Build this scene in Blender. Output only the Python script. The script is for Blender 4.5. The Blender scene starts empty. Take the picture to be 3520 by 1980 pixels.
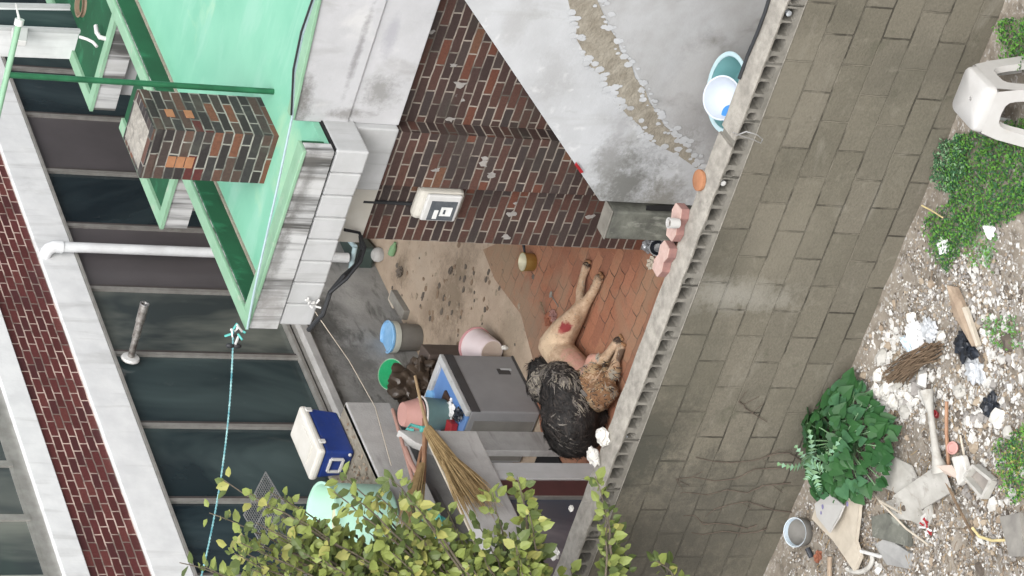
import bpy, bmesh, math, random
from mathutils import Vector, Matrix, noise
random.seed(7)
S = bpy.context.scene
COL = S.collection
rad = math.radians
# ------------------------------------------------------------------ camera
PITCH, ROLL, HEAD = rad(26.216), rad(1.99), rad(37.80)
CAM = Vector((11.42, -15.2, 10.6)); FOC = 10815.0
def _ax(v): return Vector((math.cos(HEAD)*v[0]-math.sin(HEAD)*v[1], math.sin(HEAD)*v[0]+math.cos(HEAD)*v[1], v[2]))
_F = (0, math.cos(PITCH), -math.sin(PITCH)); _U = (0, math.sin(PITCH), math.cos(PITCH)); _c, _s = math.cos(ROLL), math.sin(ROLL)
CF = _ax(_F); CR = _ax((_c, _s*_U[1], _s*_U[2])); CU = _ax((-_s, _c*_U[1], _c*_U[2]))
cd = bpy.data.cameras.new('camera'); cam = bpy.data.objects.new('camera', cd); COL.objects.link(cam)
X, Y, Z = -CU, CR, -CF                      # the phone was held upright, the picture is stored on its side
cam.matrix_world = Matrix(((X.x, Y.x, Z.x, CAM.x), (X.y, Y.y, Z.y, CAM.y), (X.z, Y.z, Z.z, CAM.z), (0, 0, 0, 1)))
cd.sensor_width = 36; cd.lens = FOC/3520*36; cd.clip_start = .5; cd.clip_end = 400
S.camera = cam
# ------------------------------------------------------------------ light: bright overcast
SUN_EL, SUN_AZ = rad(48), rad(305)          # azimuth of the sun measured from +x counter-clockwise
w = bpy.data.worlds.new('World'); S.world = w; w.use_nodes = True
nt = w.node_tree; nt.nodes.clear()
sky = nt.nodes.new('ShaderNodeTexSky'); sky.sky_type = 'NISHITA'; sky.sun_disc = False
sky.sun_elevation = SUN_EL; sky.sun_rotation = rad(90)-SUN_AZ; sky.dust_density = 4; sky.air_density = 1.0
hs = nt.nodes.new('ShaderNodeHueSaturation'); hs.inputs['Saturation'].default_value = .22
bg = nt.nodes.new('ShaderNodeBackground'); bg.inputs[1].default_value = .15
wo = nt.nodes.new('ShaderNodeOutputWorld')
nt.links.new(sky.outputs[0], hs.inputs['Color']); nt.links.new(hs.outputs[0], bg.inputs[0]); nt.links.new(bg.outputs[0], wo.inputs[0])
sl = bpy.data.lights.new('sun', 'SUN'); sl.energy = .55; sl.angle = rad(50); sl.color = (1, .965, .91)
so = bpy.data.objects.new('sun', sl); COL.objects.link(so)
sd = Vector((math.cos(SUN_EL)*math.cos(SUN_AZ), math.cos(SUN_EL)*math.sin(SUN_AZ), math.sin(SUN_EL)))
so.rotation_euler = sd.to_track_quat('Z', 'Y').to_euler(); so.location = (8, -4, 14)
S.view_settings.view_transform = 'Standard'; S.view_settings.look = 'None'
S.view_settings.exposure = 1.1; S.view_settings.gamma = 1

# ------------------------------------------------------------------ survey helpers: photo pixel (3520x1980) -> point on a real plane
def ray(x, y): return CF*FOC + CR*(990-y) - CU*(x-1760)
def pz(x, y, z):
    r = ray(x, y); return CAM + r*((z-CAM.z)/r.z)
def px(x, y, X):
    r = ray(x, y); return CAM + r*((X-CAM.x)/r.x)
def py(x, y, Y):
    r = ray(x, y); return CAM + r*((Y-CAM.y)/r.y)
Q = 3520/2576
def V(*a): return Vector(a)
def rnd(a, b): return random.uniform(a, b)

# ------------------------------------------------------------------ materials
MATS = {}
def newmat(name):
    m = bpy.data.materials.new(name); m.use_nodes = True; t = m.node_tree
    b = t.nodes['Principled BSDF']; MATS[name] = m
    return m, t, b
def N(t, typ, **kw):
    n = t.nodes.new(typ)
    for k, v in kw.items(): setattr(n, k, v)
    return n
def ramp(t, src, stops, mode='LINEAR'):
    r = N(t, 'ShaderNodeValToRGB'); r.color_ramp.interpolation = mode
    e = r.color_ramp.elements
    while len(e) < len(stops): e.new(.5)
    for i, (p, c) in enumerate(stops):
        e[i].position = p; e[i].color = (c, c, c, 1) if isinstance(c, (int, float)) else (*c, 1)
    t.links.new(src, r.inputs[0]); return r.outputs[0]
def noise_tex(t, scale, detail=6, rough=.6, stretch=(1, 1, 1), dist=0, vec=None, off=0):
    if vec is None: vec = N(t, 'ShaderNodeNewGeometry').outputs['Position']
    mp = N(t, 'ShaderNodeMapping'); mp.inputs['Scale'].default_value = stretch; mp.inputs['Location'].default_value = (off, off*.7, off*.3)
    t.links.new(vec, mp.inputs[0])
    n = N(t, 'ShaderNodeTexNoise'); n.inputs['Scale'].default_value = scale; n.inputs['Detail'].default_value = detail
    n.inputs['Roughness'].default_value = rough; n.inputs['Distortion'].default_value = dist
    t.links.new(mp.outputs[0], n.inputs['Vector']); return n.outputs[0]
def mix(t, fac, a, b, mode='MIX'):
    m = N(t, 'ShaderNodeMix', data_type='RGBA', blend_type=mode)
    for sock, v in ((m.inputs[0], fac), (m.inputs[6], a), (m.inputs[7], b)):
        if isinstance(v, (int, float)): sock.default_value = v
        elif isinstance(v, tuple): sock.default_value = (*v, 1)
        else: t.links.new(v, sock)
    return m.outputs[2]
def bump(t, b, h, strength=.3, dist=.01):
    n = N(t, 'ShaderNodeBump'); n.inputs['Strength'].default_value = strength; n.inputs['Distance'].default_value = dist
    t.links.new(h, n.inputs['Height']); t.links.new(n.outputs[0], b.inputs['Normal'])
def M(name, c, c2=None, scale=6, rough=.8, bmp=0, bscale=None, stretch=(1, 1, 1), lo=.35, hi=.65, metal=0, spec=.4, extra=(), coat=0):
    """surface of colour c with patches of c2; extra = list of (colour, scale, stretch, lo, hi, amount) further stains"""
    m, t, b = newmat(name)
    b.inputs['Roughness'].default_value = rough; b.inputs['Metallic'].default_value = metal
    b.inputs['Specular IOR Level'].default_value = spec; b.inputs['Coat Weight'].default_value = coat
    if c2 is None: c2 = tuple(v*.8 for v in c)
    col = mix(t, ramp(t, noise_tex(t, scale, stretch=stretch), [(lo, 0), (hi, 1)]), c, c2)
    for i, (ec, es, est, el, eh, am) in enumerate(extra):
        col = mix(t, ramp(t, noise_tex(t, es, stretch=est, off=3.7*(i+1), dist=.4), [(el, 0), (eh, am)]), col, ec)
    t.links.new(col, b.inputs['Base Color'])
    if bmp: bump(t, b, noise_tex(t, bscale or scale*6, detail=8), bmp)
    return m
def bricks(name, stops, mortar, bw, rh, ms, mrough=.9, bmp=.6, stain=None, off=.5, rough=.7, smooth=.1, wav=0, extra=()):
    m, t, b = newmat(name); b.inputs['Roughness'].default_value = rough; b.inputs['Specular IOR Level'].default_value = .25
    uv = N(t, 'ShaderNodeUVMap').outputs[0]
    vec = uv
    nz = N(t, 'ShaderNodeTexNoise'); nz.inputs['Scale'].default_value = 9; nz.inputs['Detail'].default_value = 3
    t.links.new(uv, nz.inputs['Vector'])
    sub = N(t, 'ShaderNodeVectorMath', operation='SUBTRACT'); t.links.new(nz.outputs['Color'], sub.inputs[0]); sub.inputs[1].default_value = (.5, .5, .5)
    scl = N(t, 'ShaderNodeVectorMath', operation='SCALE'); t.links.new(sub.outputs[0], scl.inputs[0]); scl.inputs['Scale'].default_value = .012
    add = N(t, 'ShaderNodeVectorMath', operation='ADD'); t.links.new(uv, add.inputs[0]); t.links.new(scl.outputs[0], add.inputs[1])
    vec = add.outputs[0]
    if wav:
        sx = N(t, 'ShaderNodeSeparateXYZ'); t.links.new(vec, sx.inputs[0])
        def tri(src, f, a):
            m1 = N(t, 'ShaderNodeMath', operation='PINGPONG'); t.links.new(src, m1.inputs[0]); m1.inputs[1].default_value = f
            m2 = N(t, 'ShaderNodeMath', operation='MULTIPLY'); t.links.new(m1.outputs[0], m2.inputs[0]); m2.inputs[1].default_value = a
            return m2.outputs[0]
        ax = N(t, 'ShaderNodeMath', operation='ADD'); t.links.new(sx.outputs[0], ax.inputs[0]); t.links.new(tri(sx.outputs[1], rh/2, wav), ax.inputs[1])
        ay = N(t, 'ShaderNodeMath', operation='ADD'); t.links.new(sx.outputs[1], ay.inputs[0]); t.links.new(tri(sx.outputs[0], bw/4, wav), ay.inputs[1])
        cx = N(t, 'ShaderNodeCombineXYZ'); t.links.new(ax.outputs[0], cx.inputs[0]); t.links.new(ay.outputs[0], cx.inputs[1])
        vec = cx.outputs[0]
    br = N(t, 'ShaderNodeTexBrick'); br.offset = off
    br.inputs['Color1'].default_value = (0, 0, 0, 1); br.inputs['Color2'].default_value = (1, 1, 1, 1); br.inputs['Mortar'].default_value = (.5, .5, .5, 1)
    br.inputs['Scale'].default_value = 1; br.inputs['Brick Width'].default_value = bw; br.inputs['Row Height'].default_value = rh
    br.inputs['Mortar Size'].default_value = ms; br.inputs['Mortar Smooth'].default_value = smooth; br.inputs['Bias'].default_value = 0
    t.links.new(vec, br.inputs['Vector'])
    col = ramp(t, br.outputs['Color'], stops, 'CONSTANT')
    n1 = noise_tex(t, 60, 8)
    col = mix(t, ramp(t, n1, [(.3, .35), (.7, 0)]), col, tuple(v*.35 for v in stops[0][1]))
    mcol = mix(t, ramp(t, noise_tex(t, 3.5, 5), [(.42, 0), (.58, 1)]), tuple(v*1.25 for v in mortar), tuple(v*.4 for v in mortar))
    mf = ramp(t, br.outputs['Fac'], [(0, 0), (1, 1)])
    # patches where the joint is worn or dirty
    mf2 = mix(t, ramp(t, noise_tex(t, 3.2, 5), [(.42, 1), (.56, 0)]), mf, (0, 0, 0)) if wav else mf
    col = mix(t, mf2, col, mcol)
    if stain:
        for i, (ec, es, est, el, eh, am) in enumerate(stain):
            col = mix(t, ramp(t, noise_tex(t, es, stretch=est, off=2.3*(i+1), dist=.5), [(el, 0), (eh, am)]), col, ec)
    t.links.new(col, b.inputs['Base Color'])
    h = N(t, 'ShaderNodeMath', operation='SUBTRACT'); h.inputs[0].default_value = 1; t.links.new(br.outputs['Fac'], h.inputs[1])
    h2 = N(t, 'ShaderNodeMath', operation='MULTIPLY_ADD'); t.links.new(n1, h2.inputs[0]); h2.inputs[1].default_value = .5; t.links.new(h.outputs[0], h2.inputs[2])
    bump(t, b, h2.outputs[0], bmp, .008)
    return m

Zs = (1, 1, .12)
M('white_paint', (.66, .67, .67), (.57, .58, .585), 5, .75, .12, 40, extra=[((.30, .30, .29), 7, Zs, .54, .76, .6), ((.20, .20, .19), 3, (1, 1, .6), .66, .8, .35)])
M('frieze_paint', (0.460, 0.465, 0.478), (0.405, 0.409, 0.419), 4, .8, .15, 30, extra=[((.27, .265, .26), 5, (1, 1, .35), .56, .76, .7), ((.13, .125, .115), 6, (1, 1, .5), .64, .78, .7), ((.58, .58, .57), 3, (1, 1, 1), .58, .7, .5)])
M('stair_paint', (0.442, 0.455, 0.468), (0.389, 0.398, 0.407), 4, .8, .18, 30, extra=[((.30, .30, .29), 8, (1, 1, .16), .58, .8, .55), ((.22, .22, .20), 3.2, (1, 1, .8), .62, .74, .6), ((.60, .61, .61), 9, (1, 1, 1), .6, .7, .5)])
M('stair_lower', (.38, .385, .39), (.31, .31, .305), 4, .85, .2, 30, extra=[((.14, .135, .12), 4, (1, 1, .7), .55, .75, .7)])
M('fascia_paint', (0.476, 0.484, 0.484), (0.425, 0.433, 0.433), 5, .75, .12, 40, extra=[((.05, .05, .047), 11, (1, 1, .05), .44, .60, .95), ((.30, .29, .27), 6, (1, 1, .1), .5, .8, .6)])
M('fascia_clean', (0.440, 0.448, 0.452), (0.384, 0.392, 0.392), 6, .7, .08, 40, extra=[((.22, .22, .21), 12, (1, 1, .07), .54, .74, .6)])
M('old_concrete', (0.216, 0.205, 0.180), (0.144, 0.137, 0.119), 9, .9, .5, 60, extra=[((.12, .115, .10), 5, (1, 1, 1), .6, .78, .6)])
M('cap_mortar', (0.331, 0.313, 0.276), (0.212, 0.198, 0.175), 14, .95, .8, 70, extra=[((.13, .12, .105), 6, (1, 1, 1), .60, .75, .6)])
M('tan_render', (0.294, 0.270, 0.222), (0.210, 0.187, 0.148), 12, .95, 1.0, 30)
M('grey_render', (.33, .33, .32), (.24, .24, .235), 5, .9, .35, 50, extra=[((.075, .075, .07), 7, (.5, .5, 1.5), .54, .68, .75), ((.42, .42, .41), 4, (1, 1, 1), .6, .75, .5)])
M('ledge_concrete', (0.411, 0.406, 0.398), (0.321, 0.317, 0.308), 6, .9, .3, 60, extra=[((.17, .165, .155), 5, (.4, .4, 2.5), .56, .74, .6)])
M('post_concrete', (.16, .165, .14), (.09, .092, .08), 9, .9, .5, 50, extra=[((.36, .37, .32), 10, (1, 1, .35), .58, .70, .7)])
M('tan_floor', (0.392, 0.314, 0.239), (0.307, 0.240, 0.181), 4, .9, .3, 60, extra=[((.095, .07, .048), 5.5, (1, 1, 1), .60, .72, .75), ((.40, .35, .28), 7, (1, 1, 1), .58, .75, .5), ((.14, .105, .07), 26, (1, 1, 1), .60, .72, .5)])
M('ground_dirt', (.27, .24, .20), (.17, .145, .115), 7, 1, .8, 40, extra=[((.09, .075, .058), 9, (1, 1, 1), .52, .68, .75), ((.40, .39, .37), 34, (1, 1, 1), .55, .62, .75)])
M('mint_paint', (0.202, 0.464, 0.332), (0.161, 0.407, 0.286), 1.8, .45, .08, 20, extra=[((.25, .48, .37), 3.2, (.5, 1.6, 1), .52, .66, .7), ((.40, .55, .36), 2.2, (1, 1, 1), .60, .78, .6)])
M('dark_green', (0.009, 0.077, 0.033), (0.007, 0.058, 0.025), 3, .8, .1, 30, extra=[((.025, .17, .08), 7, (1, 1, .5), .55, .7, .6)])
M('light_green', (0.237, 0.399, 0.275), (0.190, 0.342, 0.223), 5, .6, .15, 40, extra=[((.34, .38, .31), 9, (1, 1, 1), .58, .72, .6)])
M('pole_green', (0.019, 0.118, 0.053), (0.012, 0.074, 0.034), 8, .4)
M('plastic_white', (0.566, 0.566, 0.558), (0.505, 0.505, 0.490), 8, .4, extra=[((.45, .44, .40), 14, (1, 1, 1), .6, .75, .45)])
M('stool_white', (0.461, 0.458, 0.446), (0.417, 0.409, 0.394), 7, .45, .03, 60, extra=[((.42, .40, .36), 18, (1, 1, 1), .60, .74, .5)])
M('stool_inner', (.33, .30, .27), (.22, .2, .18), 9, .7)
M('cream_plastic', (0.561, 0.544, 0.493), (0.493, 0.472, 0.416), 6, .5)
M('meter_dark', (.11, .12, .13), (.07, .08, .09), 20, .25)
M('paper_white', (.72, .73, .72), (.6, .61, .6), 18, .8)
M('pipe_white', (.62, .64, .65), (.52, .53, .54), 6, .4)
M('metal_worn', (.40, .39, .37), (.13, .11, .10), 22, .45, metal=.7)
M('chrome', (.60, .60, .60), (.45, .45, .45), 22, .3, metal=.8)
M('black_cable', (0.024, 0.026, 0.029), None, 20, .5)
M('dark_gap', (.012, .012, .013), None, 20, .9)
M('frame_bronze', (.10, .088, .085), (.075, .066, .064), 6, .45, metal=.3)
M('frame_silver', (.40, .39, .37), (.30, .29, .27), 10, .4, metal=.5)
M('panel_brown', (.088, .080, .084), (.075, .069, .072), 3, .35)
M('maroon_frame', (.085, .035, .035), (.06, .027, .027), 6, .5)
M('blue_cooler', (.018, .045, .22), (.014, .036, .17), 6, .4, extra=[((.13, .11, .12), 28, (1, 1, 1), .62, .72, .5)])
M('lid_white', (0.654, 0.641, 0.602), (0.585, 0.568, 0.516), 7, .45)
M('mint_barrel', (.42, .68, .56), (.37, .62, .50), 4, .45)
M('barrel_inside', (.60, .52, .40), (.45, .37, .27), 6, .6)
M('grey_metal', (0.256, 0.259, 0.266), (0.220, 0.222, 0.229), 4, .5, .05, 60, extra=[((.25, .10, .05), 5, (1, 1, 1), .70, .76, .6)])
M('dark_metal', (0.066, 0.066, 0.070), (0.048, 0.048, 0.050), 4, .5)
M('blue_panel', (.10, .21, .46), (.13, .25, .5), 6, .35)
M('white_scrap', (.76, .76, .75), (.6, .61, .62), 12, .8)
M('red_plastic', (0.336, 0.025, 0.032), (0.252, 0.021, 0.025), 8, .4)
M('sky_blue_plastic', (0.160, 0.368, 0.624), (0.240, 0.448, 0.688), 9, .25, coat=.4)
M('bucket_grey', (.20, .195, .18), (.155, .15, .14), 5, .55)
M('pale_rim', (.50, .52, .47), (.42, .43, .38), 8, .5)
M('pink_white', (0.630, 0.558, 0.567), (0.594, 0.504, 0.513), 5, .45)
M('pink_rim', (.56, .30, .31), (.48, .24, .25), 5, .5)
M('bucket_base', (.50, .42, .36), (.42, .34, .29), 6, .6)
M('green_plastic', (.02, .30, .12), (.04, .38, .17), 7, .25, coat=.4)
M('teal_plastic', (.12, .20, .20), (.10, .17, .17), 5, .45)
M('pink_plastic', (.48, .27, .24), (.42, .23, .20), 5, .5)
M('brown_sack', (.040, .028, .020), (.065, .048, .035), 9, .35, .2, 30)
M('brown_box', (.10, .078, .068), (.065, .048, .04), 6, .6)
M('dark_brown_pot', (.055, .03, .02), (.04, .022, .016), 6, .5)
M('brass', (.55, .42, .16), (.42, .31, .10), 9, .3, metal=.75)
M('brass_inside', (.72, .68, .50), (.60, .56, .40), 9, .3, metal=.4)
M('terracotta', (0.340, 0.160, 0.082), (0.286, 0.129, 0.065), 14, .85, .2, 80)
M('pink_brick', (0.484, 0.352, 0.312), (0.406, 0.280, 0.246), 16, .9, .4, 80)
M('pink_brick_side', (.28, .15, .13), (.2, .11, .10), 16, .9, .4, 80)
M('white_stone', (.66, .65, .61), (.54, .52, .48), 14, .85, .5, 50)
M('wood_old', (.36, .285, .21), (.24, .18, .13), 9, .85, .4, 60, stretch=(1, 1, 1))
M('wood_handle', (.33, .19, .11), (.26, .14, .085), 9, .6)
M('bamboo', (0.468, 0.342, 0.198), (0.378, 0.261, 0.144), 12, .5)
M('straw_bristle', (0.352, 0.255, 0.128), (0.252, 0.170, 0.077), 26, .8)
M('pink_stick', (.34, .20, .165), (.28, .16, .13), 9, .6)
M('teal_cloth', (.10, .42, .38), (.08, .34, .31), 9, .6)
M('rope_blue', (.05, .20, .24), (.26, .44, .44), 26, .7)
M('rust', (.16, .055, .03), (.24, .09, .05), 18, .8)
M('grey_board', (.25, .24, .215), (.18, .17, .155), 10, .8, .2, 40)
M('tan_board', (.50, .45, .37), (.40, .355, .29), 8, .85, .2, 50)
M('glass_bits', (.45, .48, .50), (.2, .21, .22), 40, .2)
M('black_bag', (.012, .014, .018), (.025, .03, .04), 12, .25, .2, 30)
M('grey_bag', (.38, .40, .42), (.52, .54, .56), 12, .5, .2, 30)
M('pale_blue_cloth', (.46, .56, .64), (.55, .62, .68), 12, .8)
M('twig', (.20, .14, .09), (.12, .085, .055), 20, .9)
M('dry_vine', (0.078, 0.062, 0.049), (0.117, 0.091, 0.072), 20, .95)
M('yellow_straw', (.66, .55, .28), None, 20, .7)
M('chip_white', (0.550, 0.542, 0.516), (0.447, 0.439, 0.413), 12, .85)
M('chip_grey', (0.306, 0.289, 0.272), (0.212, 0.200, 0.187), 12, .9)
M('chip_tan', (0.315, 0.264, 0.200), (0.225, 0.176, 0.128), 12, .9)
M('chip_dark', (.085, .07, .058), (.12, .1, .08), 12, .9)
M('moss_green', (0.064, 0.184, 0.022), (0.099, 0.248, 0.036), 18, .8)
M('moss_dark', (0.021, 0.075, 0.030), (0.038, 0.112, 0.045), 18, .8)
M('weed_grey_green', (.18, .30, .17), (.13, .24, .11), 10, .8)
M('heart_leaf', (0.014, 0.058, 0.016), (0.025, 0.083, 0.022), 7, .5, spec=.3)
M('shrub_leaf', (0.151, 0.185, 0.045), (0.190, 0.230, 0.062), 9, .5, spec=.3)
M('shrub_leaf_dark', (.06, .085, .024), (.085, .115, .032), 9, .5, spec=.3)
M('shrub_leaf_yellow', (0.264, 0.259, 0.077), (0.220, 0.231, 0.066), 9, .5, spec=.3)
M('bark', (.17, .14, .105), (.10, .085, .065), 30, .95, .5, 60)
M('silver_foil', (.42, .43, .45), (.25, .26, .27), 20, .3, .4, 30, metal=.6)
M('soft_blue_rim', (.36, .47, .50), (.30, .40, .43), 8, .5)
M('dark_green_tub', (.035, .055, .05), (.05, .07, .065), 8, .5)
M('basin_teal', (0.144, 0.306, 0.315), (0.117, 0.270, 0.279), 6, .4)
M('basin_rim', (0.425, 0.561, 0.595), (0.374, 0.510, 0.552), 6, .4)
M('bowl_blue_white', (0.495, 0.540, 0.600), (0.450, 0.495, 0.562), 6, .35)
M('wet_blue', (.05, .22, .55), None, 8, .35)
M('clay_brown', (.22, .155, .105), (.16, .11, .075), 8, .7)
M('pink_cup', (.50, .27, .24), None, 10, .6)
M('dirty_white', (.44, .43, .40), (.33, .32, .29), 7, .7, .15, 50, extra=[((.16, .14, .11), 11, (1, 1, 1), .54, .72, .7)])
M('claw', (.02, .018, .016), None, 20, .6)
_bs = [(0, (.050, .034, .031)), (.2, (.066, .040, .035)), (.38, (.088, .046, .037)), (.55, (.052, .041, .039)), (.68, (.100, .050, .039)), (.80, (.062, .047, .043)), (.92, (.135, .054, .036)), (.98, (.15, .075, .047))]
bricks('house_brick', _bs, (.235, .205, .175), .2, .0665, .0055, stain=[((.42, .42, .41), 3.2, (1, 1, 1), .70, .76, .55), ((.055, .055, .045), 2.4, (1, 1, 1), .56, .72, .5)])
bricks('chimney_brick', [(0, (.036, .030, .030)), (.25, (.085, .055, .046)), (.42, (.062, .047, .043)), (.58, (.120, .062, .046)), (.72, (.045, .041, .041)), (.84, (.17, .072, .045)), (.92, (.10, .028, .026)), (.97, (.24, .115, .06))], (.24, .23, .205), .2, .0665, .0055, stain=[((.09, .09, .075), 3.5, (1, 1, 1), .55, .75, .6)])
bricks('tile_brick', [(0, (.088, .027, .026)), (.35, (.112, .033, .032)), (.65, (.076, .026, .027)), (.85, (.132, .042, .038))], (.42, .33, .285), .165, .0655, .0055, rough=.45, bmp=.4)
bricks('block_wall', [(0, (.150, .137, .108)), (.3, (.160, .146, .114)), (.6, (.142, .130, .101)), (.8, (.168, .153, .121))], (.13, .118, .093), .4, .2, .0065, bmp=1.2, smooth=.3,
       stain=[((.085, .08, .062), 1.3, (1, 1, 1.0), .50, .72, .65), ((.24, .225, .19), 2.1, (1, 1, 2.4), .60, .76, .5), ((.06, .064, .042), 5, (1, 1, 1), .62, .78, .6), ((.20, .185, .15), 9, (1, 1, 1), .58, .72, .5)])
bricks('pavers', [(0, (.31, .135, .08)), (.3, (.345, .155, .095)), (.6, (.28, .125, .078)), (.85, (.36, .175, .105))], (.075, .05, .04), .225, .112, .0045, bmp=.5, wav=.17, smooth=.3,
       stain=[((.25, .185, .125), 2.2, (1, 1, 1), .50, .66, .55), ((.10, .075, .055), 7, (1, 1, 1), .62, .76, .4)])
def spots(name, items):
    """weathering and other soft tone patches on a surface: (centre, radii, colour, amount)"""
    t = MATS[name].node_tree; b = t.nodes['Principled BSDF']; col = b.inputs['Base Color'].links[0].from_socket
    pos = N(t, 'ShaderNodeNewGeometry').outputs['Position']; nz = noise_tex(t, 7, 8, .7); nz2 = noise_tex(t, 40, 6, .7)
    nn_ = N(t, 'ShaderNodeMath', operation='MULTIPLY_ADD'); t.links.new(nz2, nn_.inputs[0]); nn_.inputs[1].default_value = .5; t.links.new(nz, nn_.inputs[2])
    for c, r, cc, am in items:
        sb_ = N(t, 'ShaderNodeVectorMath', operation='SUBTRACT'); t.links.new(pos, sb_.inputs[0]); sb_.inputs[1].default_value = c
        dv = N(t, 'ShaderNodeVectorMath', operation='DIVIDE'); t.links.new(sb_.outputs[0], dv.inputs[0]); dv.inputs[1].default_value = r
        ln_ = N(t, 'ShaderNodeVectorMath', operation='LENGTH'); t.links.new(dv.outputs[0], ln_.inputs[0])
        a = N(t, 'ShaderNodeMath', operation='MULTIPLY_ADD'); t.links.new(nn_.outputs[0], a.inputs[0]); a.inputs[1].default_value = 2.2; t.links.new(ln_.outputs['Value'], a.inputs[2])
        mr = N(t, 'ShaderNodeMapRange'); mr.inputs['From Min'].default_value = 1.9; mr.inputs['From Max'].default_value = 2.7; mr.inputs['To Min'].default_value = am; mr.inputs['To Max'].default_value = 0
        t.links.new(a.outputs[0], mr.inputs['Value']); col = mix(t, mr.outputs[0], col, cc)
    t.links.new(col, b.inputs['Base Color'])
def glass(name, c, r=.06):
    m, t, b = newmat(name); b.inputs['Roughness'].default_value = r; b.inputs['Specular IOR Level'].default_value = .6
    col = mix(t, ramp(t, noise_tex(t, .8, 4, stretch=(1, 1.5, .6), dist=.8), [(.38, 0), (.66, 1)]), tuple(v*.75 for v in c), (c[0]*3.2, c[1]*2.7, c[2]*2.3))  # pale clouding stands for uneven reflections, put into the glass colour
    col = mix(t, ramp(t, noise_tex(t, 7, 9, .75, stretch=(1, 1, .6)), [(.60, 0), (.80, .22)]), col, (.20, .21, .20))
    t.links.new(col, b.inputs['Base Color'])
glass('dark_glass', (.020, .034, .040)); glass('blue_dark_glass', (.013, .023, .030), .03); glass('grey_glass', (.055, .07, .072), .12); glass('blue_glass', (.075, .085, .11), .15)

def dp(x, y, Y): return tuple(py(x*Q, y*Q, Y))
spots('stair_paint', [(dp(1570, 470, -.6), (.42, 1, .26), (.10, .10, .088), .85), (dp(1530, 420, -.6), (.30, 1, .18), (.17, .17, .16), .6), (dp(1660, 520, -.6), (.3, 1, .2), (.16, .155, .135), .8), (dp(1560, 330, -.6), (.3, 1, .12), (.26, .26, .26), .6),
                      (dp(1390, 200, -.6), (.3, 1, .16), (.30, .30, .30), .5), (dp(1300, 60, -.6), (.25, 1, .1), (.32, .32, .32), .5)])
spots('stair_lower', [(dp(1650, 450, -.6), (.5, 1, .25), (.15, .145, .13), .8), (dp(1800, 300, -.6), (.3, 1, .4), (.24, .235, .23), .6), (dp(1740, 200, -.6), (.4, 1, .2), (.42, .42, .42), .5)])
spots('frieze_paint', [(dp(750, 265, -.11), (.28, 1, .10), (.12, .115, .105), .8), (dp(960, 235, -.11), (.14, 1, .16), (.22, .22, .215), .85), (dp(900, 130, -.11), (.40, 1, .03), (.20, .195, .20), .7), (dp(870, 285, -.11), (.05, 1, .14), (.20, .195, .19), .8), (dp(985, 90, -.11), (.18, 1, .05), (.30, .30, .33), .6)])
spots('fascia_paint', [(dp(700, 640, -.45), (.5, 1, .06), (.09, .088, .082), .65), (dp(770, 460, -.45), (.5, 1, .06), (.09, .088, .082), .6), (dp(680, 780, -.45), (.2, 1, .12), (.22, .21, .20), .6)])
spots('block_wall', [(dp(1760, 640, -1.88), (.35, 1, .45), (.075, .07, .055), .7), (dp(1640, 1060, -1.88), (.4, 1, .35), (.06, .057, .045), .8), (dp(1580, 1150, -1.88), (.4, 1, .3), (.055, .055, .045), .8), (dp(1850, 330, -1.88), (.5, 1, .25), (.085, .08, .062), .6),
                     (dp(1850, 745, -1.88), (.16, 1, .5), (.26, .25, .22), .7), (dp(1800, 1300, -1.88), (.9, 1, .7), (.08, .075, .06), .7), (dp(1650, 1350, -1.88), (.8, 1, .6), (.07, .066, .055), .7), (dp(1730, 900, -1.88), (.5, 1, .3), (.095, .09, .07), .6), (dp(2000, 250, -1.88), (.5, 1, .35), (.19, .175, .14), .5), (dp(1990, 620, -1.88), (.5, 1, .4), (.18, .165, .13), .5)])  # the two widest patches turn the wall darker towards the shrub end
spots('tan_floor', [(tuple(pz(1560, 1000, 0)), (.55, .35, 1), (.13, .098, .066), .7), (tuple(pz(1380, 930, 0)), (.2, .2, 1), (.12, .09, .06), .6), (tuple(pz(1480, 1060, 0)), (.3, .2, 1), (.17, .13, .09), .6), (tuple(pz(1760, 1150, 0)), (.3, .3, 1), (.19, .155, .11), .5), (tuple(pz(1450, 950, 0)), (.3, .25, 1), (.36, .30, .235), .6)])
spots('pavers', [(tuple(pz(1720, 940, 0)), (.45, .6, 1), (.25, .185, .125), .75), (tuple(pz(1800, 1080, 0)), (.4, .4, 1), (.23, .165, .115), .7), (tuple(pz(1850, 1180, 0)), (.3, .3, 1), (.20, .14, .10), .6)])
spots('grey_render', [(tuple(px(1110*1.0, 1100, -3.25)), (1, .4, .25), (.08, .08, .075), .8), (tuple(px(1230, 1250, -3.25)), (1, .5, .2), (.10, .10, .095), .7), (tuple(px(1200, 1020, -3.25)), (1, .25, .12), (.42, .42, .41), .5)])
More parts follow.
